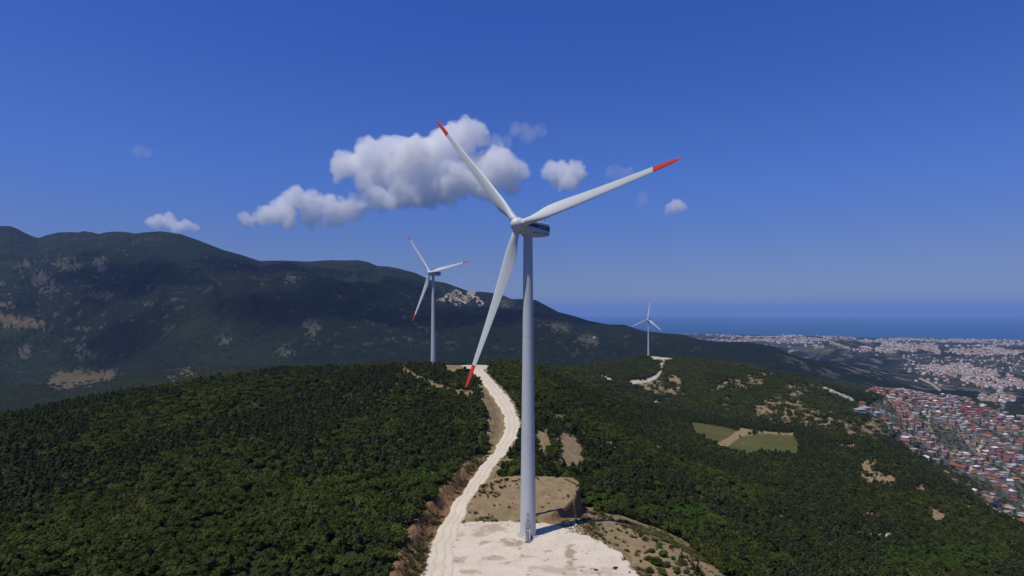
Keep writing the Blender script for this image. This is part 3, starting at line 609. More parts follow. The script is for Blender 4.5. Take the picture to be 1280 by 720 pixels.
    for r, ch, th, tw_ in prof:
        ring = []; airf = 1 - np.clip((th - .3) / .7, 0, 1)
        for k in range(N):
            a = 2 * math.pi * k / N; cx, sy_ = math.cos(a), math.sin(a)
            circ = (cx * ch / 2, sy_ * ch * th / 2 if th < 1 else sy_ * ch / 2)
            xa = (cx + 1) / 2                      # 0 trailing edge .. 1 leading edge
            t_ = ch * th * 1.0 * (math.sqrt(max(1 - xa, 0) * 1.0) * 0 + (2.2 * math.sqrt(max(1 - xa, 0)) * xa ** 1.0) * .5)
            x0 = (xa - .66) * ch; y0 = math.copysign(t_, sy_) if abs(sy_) > 1e-6 else 0
            x, y = circ[0] * (1 - airf) + x0 * airf, circ[1] * (1 - airf) + y0 * airf
            g = R(tw_ + 2.0); X = x * math.cos(g) + y * math.sin(g); Y = -x * math.sin(g) * 1 + y * math.cos(g)
            ring.append((X, Y - .0009 * r * r, r))
        rings.append(ring); rs.append(r)
    loft(bm, rings, True, lambda i: 1 if rs[i] > 38.01 else 0)
    bmesh.ops.recalc_face_normals(bm, faces=bm.faces); me = bpy.data.meshes.new('blade'); bm.to_mesh(me); bm.free()
    me.polygons.foreach_set('use_smooth', [True] * len(me.polygons)); me.materials.append(MAT_WHITE); me.materials.append(MAT_RED)
    for k in range(3):
        b = bpy.data.objects.new('blade', me); COL.objects.link(b); b.parent = root
        b['kslot'] = k
    return root, c0, n, up, side
YAW1 = R(-37.7)         # nose turned to the survey point's left
def rotor_pose(root, phase, fr):
    c0, n, up, side = fr
    for b in root.children:
        if 'kslot' in b:
            a = phase + b['kslot'] * 2 * math.pi / 3
            z = side * math.sin(a) + up * math.cos(a); x = side * math.cos(a) - up * math.sin(a); y = -n  # x: clockwise direction seen from the front
            m = Matrix((x, y, z)).transposed().to_4x4(); m.translation = c0; b.matrix_local = m
def copy_tree(o, parent=None):
    c = o.copy(); COL.objects.link(c); c.parent = parent
    for ch in list(o.children): copy_tree(ch, c)
    return c
DOORA = R(37.7 - 4)
t1, *fr = make_turbine()
t1.location = (gx(660, 158.5), 158.5, 0.02); t1.rotation_euler = (0, 0, YAW1)
tag(t1, 'large white wind turbine with red blade tips standing on the pale gravel pad', 'wind turbine', 'wind turbines along the ridge')
t2 = copy_tree(t1); t2.location = (T2[0], T2[1], T2z - .2); t2.rotation_euler = (0, 0, R(-36)); t2['label'] = 'smaller looking wind turbine behind trees left of the gravel road, against the dark mountain'
t3 = copy_tree(t1); t3.location = (T3[0], T3[1], T3z - .2); t3.rotation_euler = (0, 0, R(-33)); t3['label'] = 'tiny distant wind turbine on the wooded hilltop in front of the sea'
rotor_pose(t1, R(-42.7), fr); rotor_pose(t2, R(-39.5), fr); rotor_pose(t3, R(7), fr)
for tt in (t1, t2, t3):
    for b in tt.children:
        if 'kslot' in b: del b['kslot']
t1.name = 'wind_turbine'

# ------------------------------------------------------------------ trees
def leaf_blob(centers, radii, nleaf, size, flat=.85, seed=0, up_bias=.25):
    g = np.random.default_rng(seed); V = []; Fc = []
    for (c, r), n in zip(zip(centers, radii), nleaf):
        d = g.normal(size=(n, 3)); d /= np.linalg.norm(d, axis=1)[:, None]; rad = r * (.62 + .42 * g.random(n) ** .6)
        p = np.array(c) + d * rad[:, None] * np.array([1, 1, flat])
        nr = d + g.normal(size=(n, 3)) * .45; nr[:, 2] += up_bias; nr /= np.linalg.norm(nr, axis=1)[:, None]
        a = np.cross(nr, g.normal(size=(n, 3))); a /= np.linalg.norm(a, axis=1)[:, None]; b = np.cross(nr, a)
        s = size * (.6 + .8 * g.random(n))[:, None]
        o = len(V) * 4 if False else sum(len(v) for v in V)
        q = np.stack([p - a * s - b * s * .6, p + a * s * .8 - b * s * .7, p + a * s + b * s * .6 + nr * s * .25, p - a * s * .7 + b * s * .8], 1).reshape(-1, 3)
        V.append(q); Fc.append(np.arange(len(q)).reshape(-1, 4) + o)
    return np.concatenate(V), np.concatenate(Fc)
def crown_oak(seed, nl=55, size=.26, h=3.6, r=1.9):
    g = np.random.default_rng(seed); cs = []; rs = []
    for k in range(7):
        a = g.random() * 6.28; q = r * (.25 + .45 * g.random()); cs.append((q * math.cos(a), q * math.sin(a), h * (.42 + .32 * g.random()))); rs.append(r * (.38 + .25 * g.random()))
    cs.append((0, 0, h * .62)); rs.append(r * .62)
    return leaf_blob(cs, rs, [nl] * 8, size, .8, seed)
def crown_pine(seed, nl=46, size=.24, h=4.8, r=1.7):
    g = np.random.default_rng(seed); cs = []; rs = []
    for k in range(8):
        f = k / 7; a = g.random() * 6.28; q = r * (1 - f) * .45; cs.append((q * math.cos(a), q * math.sin(a), h * (.3 + .62 * f))); rs.append(r * (.78 - .55 * f) * (.85 + .3 * g.random()))
    return leaf_blob(cs, rs, [nl] * 8, size, .75, seed)
def crown_conifer(seed, h=4.2, r=1.35):
    g = np.random.default_rng(seed); cs = []; rs = []; nl = []
    for k in range(12):
        f = k / 11
        for m in range(max(1, int(5 * (1 - f)))):
            a = g.random() * 6.28; q = r * (1 - f) * .55; cs.append((q * math.cos(a), q * math.sin(a), h * (.12 + .84 * f))); rs.append(max(.12, r * (1 - f) * .48)); nl.append(22)
    return leaf_blob(cs, rs, nl, .15, .6, seed)
def crown_shrub(seed, h=1.3, r=1.0):
    g = np.random.default_rng(seed); cs = []; rs = []
    for k in range(6):
        a = g.random() * 6.28; q = r * .6 * g.random(); cs.append((q * math.cos(a), q * math.sin(a), h * (.3 + .4 * g.random()))); rs.append(r * (.35 + .25 * g.random()))
    return leaf_blob(cs, rs, [40] * 6, .14, .8, seed)
def trunk_mesh(h, r, seed):
    g = random.Random(seed); bm = bmesh.new()
    def limb(p0, p1, r0, r1, n=6):
        p0, p1 = Vector(p0), Vector(p1); d = (p1 - p0).normalized(); a = d.cross(Vector((.3, .9, .1))).normalized(); b = d.cross(a); rg = []
        for f in (0, .35, .7, 1):
            c = p0.lerp(p1, f) + (a * g.uniform(-.06, .06) * h * .3 if 0 < f < 1 else Vector()); q = r0 + (r1 - r0) * f
            rg.append([tuple(c + a * q * math.cos(w) + b * q * math.sin(w)) for w in [2 * math.pi * k / n for k in range(n)]])
        loft(bm, rg)
    limb((0, 0, -.4), (g.uniform(-.15, .15), g.uniform(-.15, .15), h * .72), r, r * .35)
    for k in range(4):
        a = g.random() * 6.28 + k * 1.57; z = h * (.22 + .1 * k); limb((0, 0, z), (math.cos(a) * h * .24, math.sin(a) * h * .24, z + h * .22), r * .5, r * .16, 5)
    me = bpy.data.meshes.new('trunk'); bmesh.ops.recalc_face_normals(bm, faces=bm.faces); bm.to_mesh(me); bm.free(); me.materials.append(MAT_BARK); return me
def crown_me(fn, mat, *a, **k):
    V_, F_ = fn(*a, **k); me = np_mesh('crown', V_, F_, False); me.materials.append(mat); return me
KINDS = []   # crown mesh, trunk mesh, base height
for s in range(3): KINDS.append(('oak_tree', crown_me(crown_oak, MAT_OAK, 10 + s), trunk_mesh(3.4, .12, s)))
for s in range(3): KINDS.append(('pine_tree', crown_me(crown_pine, MAT_PINE, 20 + s), trunk_mesh(4.6, .13, 5 + s)))
KINDS.append(('bush_tree', crown_me(crown_oak, MAT_BRIGHT, 31, h=2.6, r=1.7), trunk_mesh(2.4, .1, 9)))

# positions by thinning a jittered lattice
def lattice(y0, y1, sp):
    out = []; Y = y0
    while Y < y1:
        x0, x1 = gx(-60, Y), gx(1340, Y); n = int((x1 - x0) / sp); out.append(np.stack([x0 + sp * (np.arange(n) + RNG.random(n) * 1.0), Y + sp * (RNG.random(n) - .5) * 1.3], 1)); Y += sp * .88
    return np.concatenate(out)
def allowed(P, thr=.35, margin=0):
    X, Y = P[:, 0], P[:, 1]
    m = (gat(M_bare, X, Y) < thr) & (gat(M_brown, X, Y) < thr) & (gat(M_mead, X, Y) < .3) & (gat(M_pale, X, Y) < .3) & (gat(M_rock, X, Y) < .4) & (gat(M_town, X, Y) < .3) & gat(vis_soft, X, Y)
    d, sd, pr = line_near(X, Y, ROAD); w = np.interp(pr, range(len(ROAD)), [r[3] for r in ROAD]); m &= (d > w / 2 + 2.2)
    m &= (poly_sd(X, Y, PAD) < -3) & (poly_sd(X, Y, tp) < -2.5)
    m &= (np.hypot(X - T2[0], Y - T2[1]) > 5) & (np.hypot(X - T3[0], Y - T3[1]) > 12)
    return m
PA = lattice(112, 720, 2.5); PA = PA[allowed(PA)]
dens = fbm(PA[:, 0] / 45, PA[:, 1] / 45, 3, 401); PA = PA[(RNG.random(len(PA)) < np.clip(.93 + dens * .9, .35, 1))]
kn = fbm(PA[:, 0] / 60, PA[:, 1] / 60, 3, 411) + RNG.normal(size=len(PA)) * .24 + np.where(PA[:, 0] > 25, .02, -.12)
gr = gat(M_grass, PA[:, 0], PA[:, 1])
kind = np.where(kn > 0.02, 3 + RNG.integers(0, 3, len(PA)), RNG.integers(0, 3, len(PA)))
kind = np.where((gr > .3) & (RNG.random(len(PA)) < .75), 6, kind); kind = np.where(RNG.random(len(PA)) < .02, 6, kind)
sz = np.clip(.60 + .75 * RNG.random(len(PA)) ** 1.8 + .5 * fbm(PA[:, 0] / 30, PA[:, 1] / 30, 2, 421), .4, 1.4) * .9
# low growth close to the first pad's right edge
rotz = RNG.random(len(PA)) * 6.283
za = zat(PA[:, 0], PA[:, 1]) - .15
# the 300 that show largest become single trees
pyb = YH + (EYE - za) / PA[:, 1] * F; pxb = XC + PA[:, 0] / PA[:, 1] * F
inview = (pxb > 3) & (pxb < 1277) & (pyb < 722) & gat(vis, PA[:, 0], PA[:, 1])
score = np.where(inview, sz * (4.0 + (kind >= 3) * .8) / PA[:, 1], 0); pick = np.zeros(len(PA), bool); pick[np.argsort(-score)[:296]] = True
LAB = {'oak_tree': ('bushy dark green oak in the dense wood %s', 'oak'), 'pine_tree': ('dark pine with narrow crown in the wood %s', 'pine'), 'bush_tree': ('bright green leafy tree among darker trees %s', 'tree')}
for i in np.where(pick)[0]:
    nm, cm, tm = KINDS[kind[i]]
    wh = 'left of the gravel road' if PA[i, 0] < -5 else 'on the slope right of the turbine pad'
    o = empty(nm, (PA[i, 0], PA[i, 1], za[i]), rotz[i]); o.scale = (sz[i],) * 3
    lab, cat = LAB[nm]; tag(o, lab % wh, cat, nm.replace('_', ' ') + 's ' + wh)
    for pn, pm in (('crown', cm), ('trunk', tm)):
        c = bpy.data.objects.new(pn, pm); COL.objects.link(c); c.parent = o

def gn_scatter(name, pts, rot, scl, ki, meshes, lab):
    coll = bpy.data.collections.new(name + '_sources')
    for j, me in enumerate(meshes):
        coll.objects.link(bpy.data.objects.new('%s_%02d' % (name, j), me))
    me = bpy.data.meshes.new(name); me.vertices.add(len(pts)); me.vertices.foreach_set('co', np.ascontiguousarray(pts, np.float32).ravel())
    for an, ty, arr in (('rz', 'FLOAT', rot), ('sc', 'FLOAT', scl), ('ki', 'INT', ki)):
        at = me.attributes.new(an, ty, 'POINT'); at.data.foreach_set('value', np.ascontiguousarray(arr, np.float32 if ty == 'FLOAT' else np.int32))
    me.update(); o = link(name, me)
    ng = bpy.data.node_groups.new(name, 'GeometryNodeTree'); ng.interface.new_socket('Geometry', in_out='INPUT', socket_type='NodeSocketGeometry'); ng.interface.new_socket('Geometry', in_out='OUTPUT', socket_type='NodeSocketGeometry')
    N = ng.nodes; L = ng.links; gi = N.new('NodeGroupInput'); go = N.new('NodeGroupOutput'); ip = N.new('GeometryNodeInstanceOnPoints'); ci = N.new('GeometryNodeCollectionInfo')
    ci.inputs['Collection'].default_value = coll; ci.inputs['Separate Children'].default_value = True; ci.inputs['Reset Children'].default_value = True
    def na(nm_, dt): a = N.new('GeometryNodeInputNamedAttribute'); a.data_type = dt; a.inputs[0].default_value = nm_; return a.outputs[0]
    cx = N.new('ShaderNodeCombineXYZ'); L.new(na('rz', 'FLOAT'), cx.inputs[2]); er = N.new('FunctionNodeEulerToRotation'); L.new(cx.outputs[0], er.inputs[0])
    L.new(gi.outputs[0], ip.inputs['Points']); L.new(ci.outputs[0], ip.inputs['Instance']); ip.inputs['Pick Instance'].default_value = True
    L.new(na('ki', 'INT'), ip.inputs['Instance Index']); L.new(er.outputs[0], ip.inputs['Rotation']); L.new(na('sc', 'FLOAT'), ip.inputs['Scale']); L.new(ip.outputs[0], go.inputs[0])
    md = o.modifiers.new('scatter', 'NODES'); md.node_group = ng
    return tag(o, lab, None, None, 'stuff')
rest = ~pick
gn_scatter('wood', np.stack([PA[:, 0], PA[:, 1], za], 1)[rest], rotz[rest], sz[rest], kind[rest], [k[1] for k in KINDS], 'dense mixed wood of dark green trees covering the near hills')
# farther woods: clumps of several crowns per instance
def clump(seed, mat, n=9, spread=6.0):
    g = np.random.default_rng(seed); cs = []; rs = []
    for k in range(n):
        a = g.random() * 6.28; q = spread * math.sqrt(g.random()); rr = 1.6 + 1.1 * g.random(); cs.append((q * math.cos(a), q * math.sin(a), 1.6 + 2.2 * g.random())); rs.append(rr)
    V_, F_ = leaf_blob(cs, rs, [26] * n, .62, 1.0, seed, .4); me = np_mesh('clump', V_, F_, False); me.materials.append(mat); return me
CL = [clump(50, MAT_OAK), clump(51, MAT_PINE), clump(52, MAT_OAK), clump(53, MAT_PINE), clump(54, MAT_BRIGHT)]
PB = lattice(715, 2300, 6.6); 
M_keep = np.zeros_like(M_pale); M_keepb = M_bare.copy()
for dy in (0, 8, 16, 26): M_keep = np.maximum(M_keep, gat(M_pale, XX, YY + dy))
for dy in (7, 14, 22): M_keepb = np.maximum(M_keepb, gat(M_bare, XX, YY + dy) * (YY > 700))
mB = (gat(M_keep, PB[:, 0], PB[:, 1]) < .3) & (gat(M_keepb, PB[:, 0], PB[:, 1]) < .35 + (RNG.random(len(PB)) < .14)) & (gat(M_mead, PB[:, 0], PB[:, 1]) < .3) & (gat(M_pale, PB[:, 0], PB[:, 1]) < .3) & (gat(M_town, PB[:, 0], PB[:, 1]) < .3) & gat(vis_soft, PB[:, 0], PB[:, 1]) & (np.hypot(PB[:, 0] - T3[0], PB[:, 1] - T3[1]) > 14)
PB = PB[mB]; kb = np.where(fbm(PB[:, 0] / 90, PB[:, 1] / 90, 3, 431) + RNG.normal(size=len(PB)) * .12 > .0, RNG.choice([1, 3], len(PB)), RNG.choice([0, 2], len(PB)))
kb = np.where((gat(M_grass, PB[:, 0], PB[:, 1]) > .4) & (RNG.random(len(PB)) < .3), 4, kb)
# trees between the houses
PT = lattice(950, 2350, 12.0); PT = PT[(gat(M_town, PT[:, 0], PT[:, 1]) > .3) & gat(vis_soft, PT[:, 0], PT[:, 1])]
tn = fbm(PT[:, 0] / 70, PT[:, 1] / 90, 3, 441); PT = PT[(RNG.random(len(PT)) < np.clip(.58 + tn * 2.6, .24, .97))]
PBB = np.concatenate([PB, PT]); kb = np.concatenate([kb, RNG.choice([0, 1, 2, 4], len(PT))]); sb = np.concatenate([.7 + .45 * RNG.random(len(PB)), .35 + .4 * RNG.random(len(PT))])
gn_scatter('far_wood', np.stack([PBB[:, 0], PBB[:, 1], zat(PBB[:, 0], PBB[:, 1]) - .6], 1), RNG.random(len(PBB)) * 6.28, sb, kb, CL, 'dark woods on the farther hills down to the town')

# young conifers, shrubs and weeds on the bare shoulder of the pad
CONM = crown_me(crown_conifer, MAT_PINE, 70); CONT = trunk_mesh(3.6, .1, 71); SHM = [crown_me(crown_shrub, MAT_BRIGHT, 80), crown_me(crown_shrub, MAT_OAK, 81), crown_me(crown_shrub, MAT_PINE, 82)]; SHT = trunk_mesh(1.0, .05, 83)
def plant(nm, xp, ypix, zg, cm, tm, s, lab, cat, group=None):
    Y = gy(ypix, zg); X = gx(xp, Y)
    for _ in range(6): zg = float(zat(X, Y)); Y = gy(ypix, zg); X = gx(xp, Y)
    o = empty(nm, (X, Y, zg - .05), random.random() * 6.28); o.scale = (s, s, s) if nm == 'conifer' else (s * random.uniform(.9, 1.5), s * random.uniform(.8, 1.3), s * random.uniform(.6, 1.0)); tag(o, lab, cat, group)
    for pn, pm in (('crown', cm), ('trunk' if nm != 'shrub' else 'stem', tm)): c = bpy.data.objects.new(pn, pm); COL.objects.link(c); c.parent = o
plant('conifer', 853, 706, -2, CONM, CONT, .98, 'tallest young pointed conifer alone on bare soil right of the pad', 'conifer')
plant('conifer', 873, 719, -2.5, CONM, CONT, .85, 'young conifer at the bottom edge, right of the tallest young conifer', 'conifer')
plant('conifer', 866, 712, -2.5, CONM, CONT, .55, 'smallest young conifer between the two larger ones by the pad', 'conifer')
for k, (x, y, s, m) in enumerate([(815, 690, 1.3, 0), (823, 684, 1.5, 0), (812, 700, 1.2, 1), (829, 695, 1.5, 0), (820, 706, 1.6, 1), (834, 708, 1.3, 2), (842, 700, .9, 0), (826, 716, 1.6, 1), (812, 715, 1.3, 2), (846, 716, 1.2, 0), (858, 716, .9, 2), (806, 676, .9, 2), (818, 676, 1.1, 0), (838, 686, .9, 1), (800, 668, .8, 1), (793, 661, .7, 2)]):
    plant('shrub', x, y, -1.5, SHM[m], SHT, s, 'low green shrub in the patch of shrubs beside the young conifers', 'shrub', 'shrubs on the shoulder right of the pad')
for k, (x, y, s) in enumerate([(745, 713, .55), (769, 711, .55), (727, 714, .35), (705, 717, .35), (787, 716, .4), (660, 719, .3), (792, 709, .35)]):
    plant('shrub', x, y, 0, SHM[2], SHT, s, 'small dark weed tuft on the front edge of the gravel pad', 'shrub', 'weeds along the front edge of the pad')
for k, (x, y, s) in enumerate([(757, 666, .5), (765, 664, .6), (775, 664, .5), (783, 667, .6), (790, 672, .5), (798, 690, .5), (780, 660, .45), (770, 656, .5), (805, 684, .5), (716, 662, .5), (722, 655, .45)]):
    plant('shrub', x, y, -1, SHM[k % 3], SHT, s, 'scattered small scrub bush on the bare soil along the right of the pad', 'shrub', 'scrub bushes on the bare soil by the pad')
for k, (x, y, s) in enumerate([(614, 607, .9), (622, 603, 1.1), (634, 601, 1.0), (640, 598, 1.0), (618, 598, .8), (606, 616, .6), (610, 622, .5)]):
    plant('shrub', x, y, 1.5, SHM[(k + 1) % 3], SHT, s, 'shrub between the gravel road and the raised earth platform', 'shrub', 'shrubs behind the raised earth platform')

rs_ = random.Random(91)
for k in range(90):
    if k < 60: x, y = rs_.uniform(738, 900), rs_.uniform(642, 719)
    else: x, y = rs_.uniform(596, 655), rs_.uniform(593, 612)
    Y = gy(y, -1); X = gx(x, Y)
    for _ in range(5): Y = gy(y, float(zat(X, Y))); X = gx(x, Y)
    a1 = np.array([X]); a2 = np.array([Y])
    if poly_sd(a1, a2, PAD)[0] > -1.5 or line_near(a1, a2, ROAD)[0][0] < 4.5 or gat(M_bare, a1, a2)[0] < .2: continue
    plant('shrub', x, y, -1, SHM[rs_.choice((0, 1, 1, 2, 2))], SHT, rs_.uniform(.22, .8) ** 1.0, 'small scrub bush on the bare soil between pad and wood' if k < 60 else 'shrub on the rear rim of the raised earth platform', 'shrub', 'scrub between the pad and the wood' if k < 60 else 'shrubs on the rear rim of the platform')
def tuft(seed, mat):
    g = np.random.default_rng(seed); n = 26; a = g.random(n) * 6.28; r = g.random(n) * .28; c = np.stack([r * np.cos(a), r * np.sin(a), np.zeros(n)], 1); d = np.stack([np.cos(a) * .25, np.sin(a) * .25, .25 + .3 * g.random(n)], 1); w_ = np.stack([-np.sin(a), np.cos(a), np.zeros(n)], 1) * .045
    V_ = np.stack([c - w_, c + w_, c + d + w_ * .3, c + d - w_ * .3], 1).reshape(-1, 3); m = np_mesh('tuft', V_, np.arange(n * 4).reshape(-1, 4), False); m.materials.append(mat); return m
TF = [tuft(1, MAT_OAK), tuft(2, MAT_BRIGHT), tuft(3, leaf_material('dry_grass', (.14, .115, .05), (.24, .20, .10), (.18, .15, .07)))]
PG = np.concatenate([lattice(125, 235, .75)]); PG = PG[(PG[:, 0] > -45) & (PG[:, 0] < 62)]
gm = ((gat(M_bare, PG[:, 0], PG[:, 1]) > .3) | (gat(M_brown, PG[:, 0], PG[:, 1]) > .3)) & (poly_sd(PG[:, 0], PG[:, 1], PAD) < .8) & (line_near(PG[:, 0], PG[:, 1], ROAD)[0] > 3.0); PG = PG[gm]
gd = fbm(PG[:, 0] / 7, PG[:, 1] / 7, 3, 461) - .25 * (poly_sd(PG[:, 0], PG[:, 1], MOUND) > 1); PG = PG[RNG.random(len(PG)) < np.clip(.13 + gd * 1.1, .01, .8)]
gn_scatter('grass_tufts', np.stack([PG[:, 0], PG[:, 1], zat(PG[:, 0], PG[:, 1])], 1), RNG.random(len(PG)) * 6.28, .6 + 1.1 * RNG.random(len(PG)), RNG.choice([0, 0, 1, 2, 2], len(PG)), TF, 'thin grass and weeds on the bare soil round the pad')

# ------------------------------------------------------------------ boulders by the pad and lining the road
def rock_mesh(seed):
    g = random.Random(seed); bm = bmesh.new(); bmesh.ops.create_icosphere(bm, subdivisions=2, radius=1)
    for v in bm.verts: v.co *= g.uniform(.75, 1.15); v.co.z *= .7
    me = bpy.data.meshes.new('boulder'); bm.to_mesh(me); bm.free(); me.materials.append(MAT_ROCK); return me
MAT_ROCK = plain_mat('limestone', (.50, .46, .41), .9, .15, .25, 3)
RM = [rock_mesh(s) for s in range(4)]
for k in range(46):
    if k < 20: x, y, s = random.uniform(705, 726), random.uniform(654, 668), random.uniform(.25, .65); lab = 'pale limestone boulder in the heap at the pad corner'; gp = 'boulders at the right corner of the pad'
    else: x, y, s = random.uniform(690, 800), 0, random.uniform(.12, .3); y = 666 + max(0, (x - 740) * .78) + random.uniform(-6, 3); lab = 'small loose stone along the right edge of the gravel pad'; gp = 'stones along the right edge of the pad'
    Y = gy(y, -.3); X = gx(x, Y); zg = float(zat(X, Y)); Y = gy(y, zg); X = gx(x, Y)
    o = bpy.data.objects.new('boulder', RM[k % 4]); COL.objects.link(o); o.location = (X, Y, float(zat(X, Y)) + s * .25); o.scale = (s, s * random.uniform(.7, 1.2), s * random.uniform(.6, 1)); o.rotation_euler = (random.random(), random.random(), random.random() * 6)
    tag(o, lab, 'boulder', gp)

# ------------------------------------------------------------------ the town
WALLC = [plain_mat('plaster_' + n, c, .85, .15, .12, .4) for n, c in (('cream', (.36, .32, .27)), ('white', (.46, .45, .43)), ('grey', (.24, .235, .23)), ('ochre', (.33, .25, .17)), ('pink', (.36, .25, .22)), ('brick', (.30, .17, .12)))]
ROOFC = [('red tiled', plain_mat('roof_red', (.235, .075, .045), .85, .1, .35, .8)), ('faded pink tiled', plain_mat('roof_pink', (.27, .145, .095), .85, .1, .3, .8)), ('brown tiled', plain_mat('roof_brown', (.13, .075, .058), .85, .1, .3, .8)), ('flat grey', plain_mat('roof_grey', (.30, .29, .285), .85, .1, .3, .5)),
         ('white metal', plain_mat('roof_white', (.62, .62, .63), .5, .4, .15, .5)), ('bright crimson metal', plain_mat('roof_crimson', (.25, .012, .028), .6, .3, .12, .5)), ('blue grey metal', plain_mat('roof_blue', (.16, .24, .34), .5, .4, .12, .5))]
MAT_WIN = plain_mat('window_glass', (.03, .035, .045), .2, .5, .1)
def house_geo(w, d, h, roof, nf):
    """walls (with window openings as inset dark quads, material 1) and roof, as vertex/face lists; z = 0 is 6 m above the buried foot"""
    WV = []; WF = []; WM = []
    def quad(lst, fcs, pts, mi=None):
        o = len(lst); lst.extend(pts); fcs.append([o, o + 1, o + 2, o + 3]); 
        if mi is not None: WM.append(mi)
    a, b = w / 2, d / 2
    for p, q in (((-a, -b), (a, -b)), ((a, -b), (a, b)), ((a, b), (-a, b)), ((-a, b), (-a, -b))):
        quad(WV, WF, [(p[0], p[1], -7), (q[0], q[1], -7), (q[0], q[1], h), (p[0], p[1], h)], 0)
        L_ = math.hypot(q[0] - p[0], q[1] - p[1]); ux, uy = (q[0] - p[0]) / L_, (q[1] - p[1]) / L_; nxx, nyy = uy * .04, -ux * .04; n = max(2, int(L_ / 3))
        for fl in range(nf):
            for k in range(n):
                c = (k + .5) / n * L_; z0 = fl * h / nf + .9
                quad(WV, WF, [(p[0] + ux * (c - .65) + nxx, p[1] + uy * (c - .65) + nyy, z0), (p[0] + ux * (c + .65) + nxx, p[1] + uy * (c + .65) + nyy, z0), (p[0] + ux * (c + .65) + nxx, p[1] + uy * (c + .65) + nyy, z0 + 1.35), (p[0] + ux * (c - .65) + nxx, p[1] + uy * (c - .65) + nyy, z0 + 1.35)], 1)
    RV = []; RF = []
    if roof == 'flat':
        a2, b2 = a + .25, b + .25
        for z in (h + .01,): quad(RV, RF, [(-a2, -b2, z), (a2, -b2, z), (a2, b2, z), (-a2, b2, z)]); quad(RV, RF, [(-a2, -b2, z + .5), (a2, -b2, z + .5), (a2, b2, z + .5), (-a2, b2, z + .5)])
        for p, q in (((-a2, -b2), (a2, -b2)), ((a2, -b2), (a2, b2)), ((a2, b2), (-a2, b2)), ((-a2, b2), (-a2, -b2))): quad(RV, RF, [(p[0], p[1], h + .01), (q[0], q[1], h + .01), (q[0], q[1], h + .5), (p[0], p[1], h + .5)])
    else:
        a2, b2 = a + .6, b + .6; rr = (0 if roof == 'gable' else min(b2, a2 * .75)); hh = h + b2 * .48
        e_ = [(-a2, -b2, h), (a2, -b2, h), (a2, b2, h), (-a2, b2, h)]; r1, r2 = (-a2 + rr, 0, hh), (a2 - rr, 0, hh)
        quad(RV, RF, [e_[0], e_[1], r2, r1]); quad(RV, RF, [e_[2], e_[3], r1, r2]); quad(RV, RF, [e_[1], e_[2], (a2 - rr, .01, hh), r2]); quad(RV, RF, [e_[3], e_[0], r1, (-a2 + rr, .01, hh)]); quad(RV, RF, [tuple(Vector(v) - Vector((0, 0, .02))) for v in e_[::-1]])
    return np.array(WV, float), np.array(WF), np.array(WM), np.array(RV, float), np.array(RF)
GEO = [house_geo(10, 8.5, 6, 'hip', 2), house_geo(12, 9, 6.2, 'gable', 2), house_geo(11, 10, 9, 'hip', 3), house_geo(14, 10, 9.2, 'hip', 3), house_geo(12, 11, 12, 'hip', 4), house_geo(9, 8, 6, 'flat', 2), house_geo(12, 10, 9.2, 'flat', 3), house_geo(26, 11, 7, 'gable', 2), house_geo(16, 12, 12.2, 'flat', 4)]
SIZEW = ['two storey', 'wide two storey', 'three storey', 'wide three storey', 'four storey', 'small boxy two storey', 'boxy three storey', 'long two storey', 'big boxy four storey']
PH = lattice(960, 2350, 15.5)
hx = gx(0, 1); 
PH = PH[(gat(M_town, PH[:, 0], PH[:, 1]) > .4) & (gat(M_pale, PH[:, 0], PH[:, 1]) < .3)]
hp = XC + PH[:, 0] / PH[:, 1] * F; PH = PH[(hp < 1335)]
gap = fbm(PH[:, 0] / 70, PH[:, 1] / 90, 3, 441); PH = PH[(gap < .02 + .26 * RNG.random(len(PH))) & (RNG.random(len(PH)) < .84)]
hz_ = zat(PH[:, 0], PH[:, 1]); hpy = YH + (EYE - hz_) / PH[:, 1] * F; hpx = XC + PH[:, 0] / PH[:, 1] * F
keep = gat(ypx <= np.minimum.accumulate(ypx, axis=0) + 8, PH[:, 0], PH[:, 1]); PH, hz_, hpy, hpx = PH[keep], hz_[keep], hpy[keep], hpx[keep]
nH = len(PH); hg = RNG.choice(9, nH, p=[.2, .16, .17, .12, .07, .1, .1, .04, .04]); hr = RNG.choice(5, nH, p=[.26, .26, .2, .2, .08]); hw = RNG.choice(6, nH, p=[.33, .2, .17, .1, .12, .08])
hr = np.where(RNG.random(nH) < .015, 6, hr); hr = np.where((hg >= 5) & (hg != 7) & (hr < 3) & (RNG.random(nH) < .7), 3, hr)
crm = (np.abs(hpx - 1216) < 17) & (np.abs(hpy - 519) < 6) & (RNG.random(nH) < .6); hr = np.where(crm, 5, hr)
ang = .5 + 1.3 * fbm(PH[:, 0] / 260, PH[:, 1] / 300, 2, 451) + (RNG.random(nH) < .25) * 1.57 + RNG.normal(size=nH) * .07
hs = .85 + .3 * RNG.random(nH)
hin = (hpx > 2) & (hpx < 1276) & (hpy > 470) & (hpy < 660) & gat(vis, PH[:, 0], PH[:, 1])
hord = np.argsort(-np.where(hin, np.array([10, 12, 12, 15, 14, 8, 12, 22, 18])[hg] * hs / PH[:, 1], 0)); single = np.zeros(nH, bool); single[hord[:298]] = True; single &= hin
mesh_cache = {}
def house_me(g_, w_, r_):
    k = (g_, w_)
    if ('w',) + k not in mesh_cache:
        WV, WF, WM, RV, RF = GEO[g_]; m = np_mesh('wall', WV, WF, False, None, WM); m.materials.append(WALLC[w_]); m.materials.append(MAT_WIN); mesh_cache[('w',) + k] = m
    if ('r', g_, r_) not in mesh_cache:
        WV, WF, WM, RV, RF = GEO[g_]; m = np_mesh('roof', RV, RF, False); m.materials.append(ROOFC[r_][1]); mesh_cache[('r', g_, r_)] = m
    return mesh_cache[('w',) + k], mesh_cache[('r', g_, r_)]
SV = []; SF = []; SM = []; so = 0
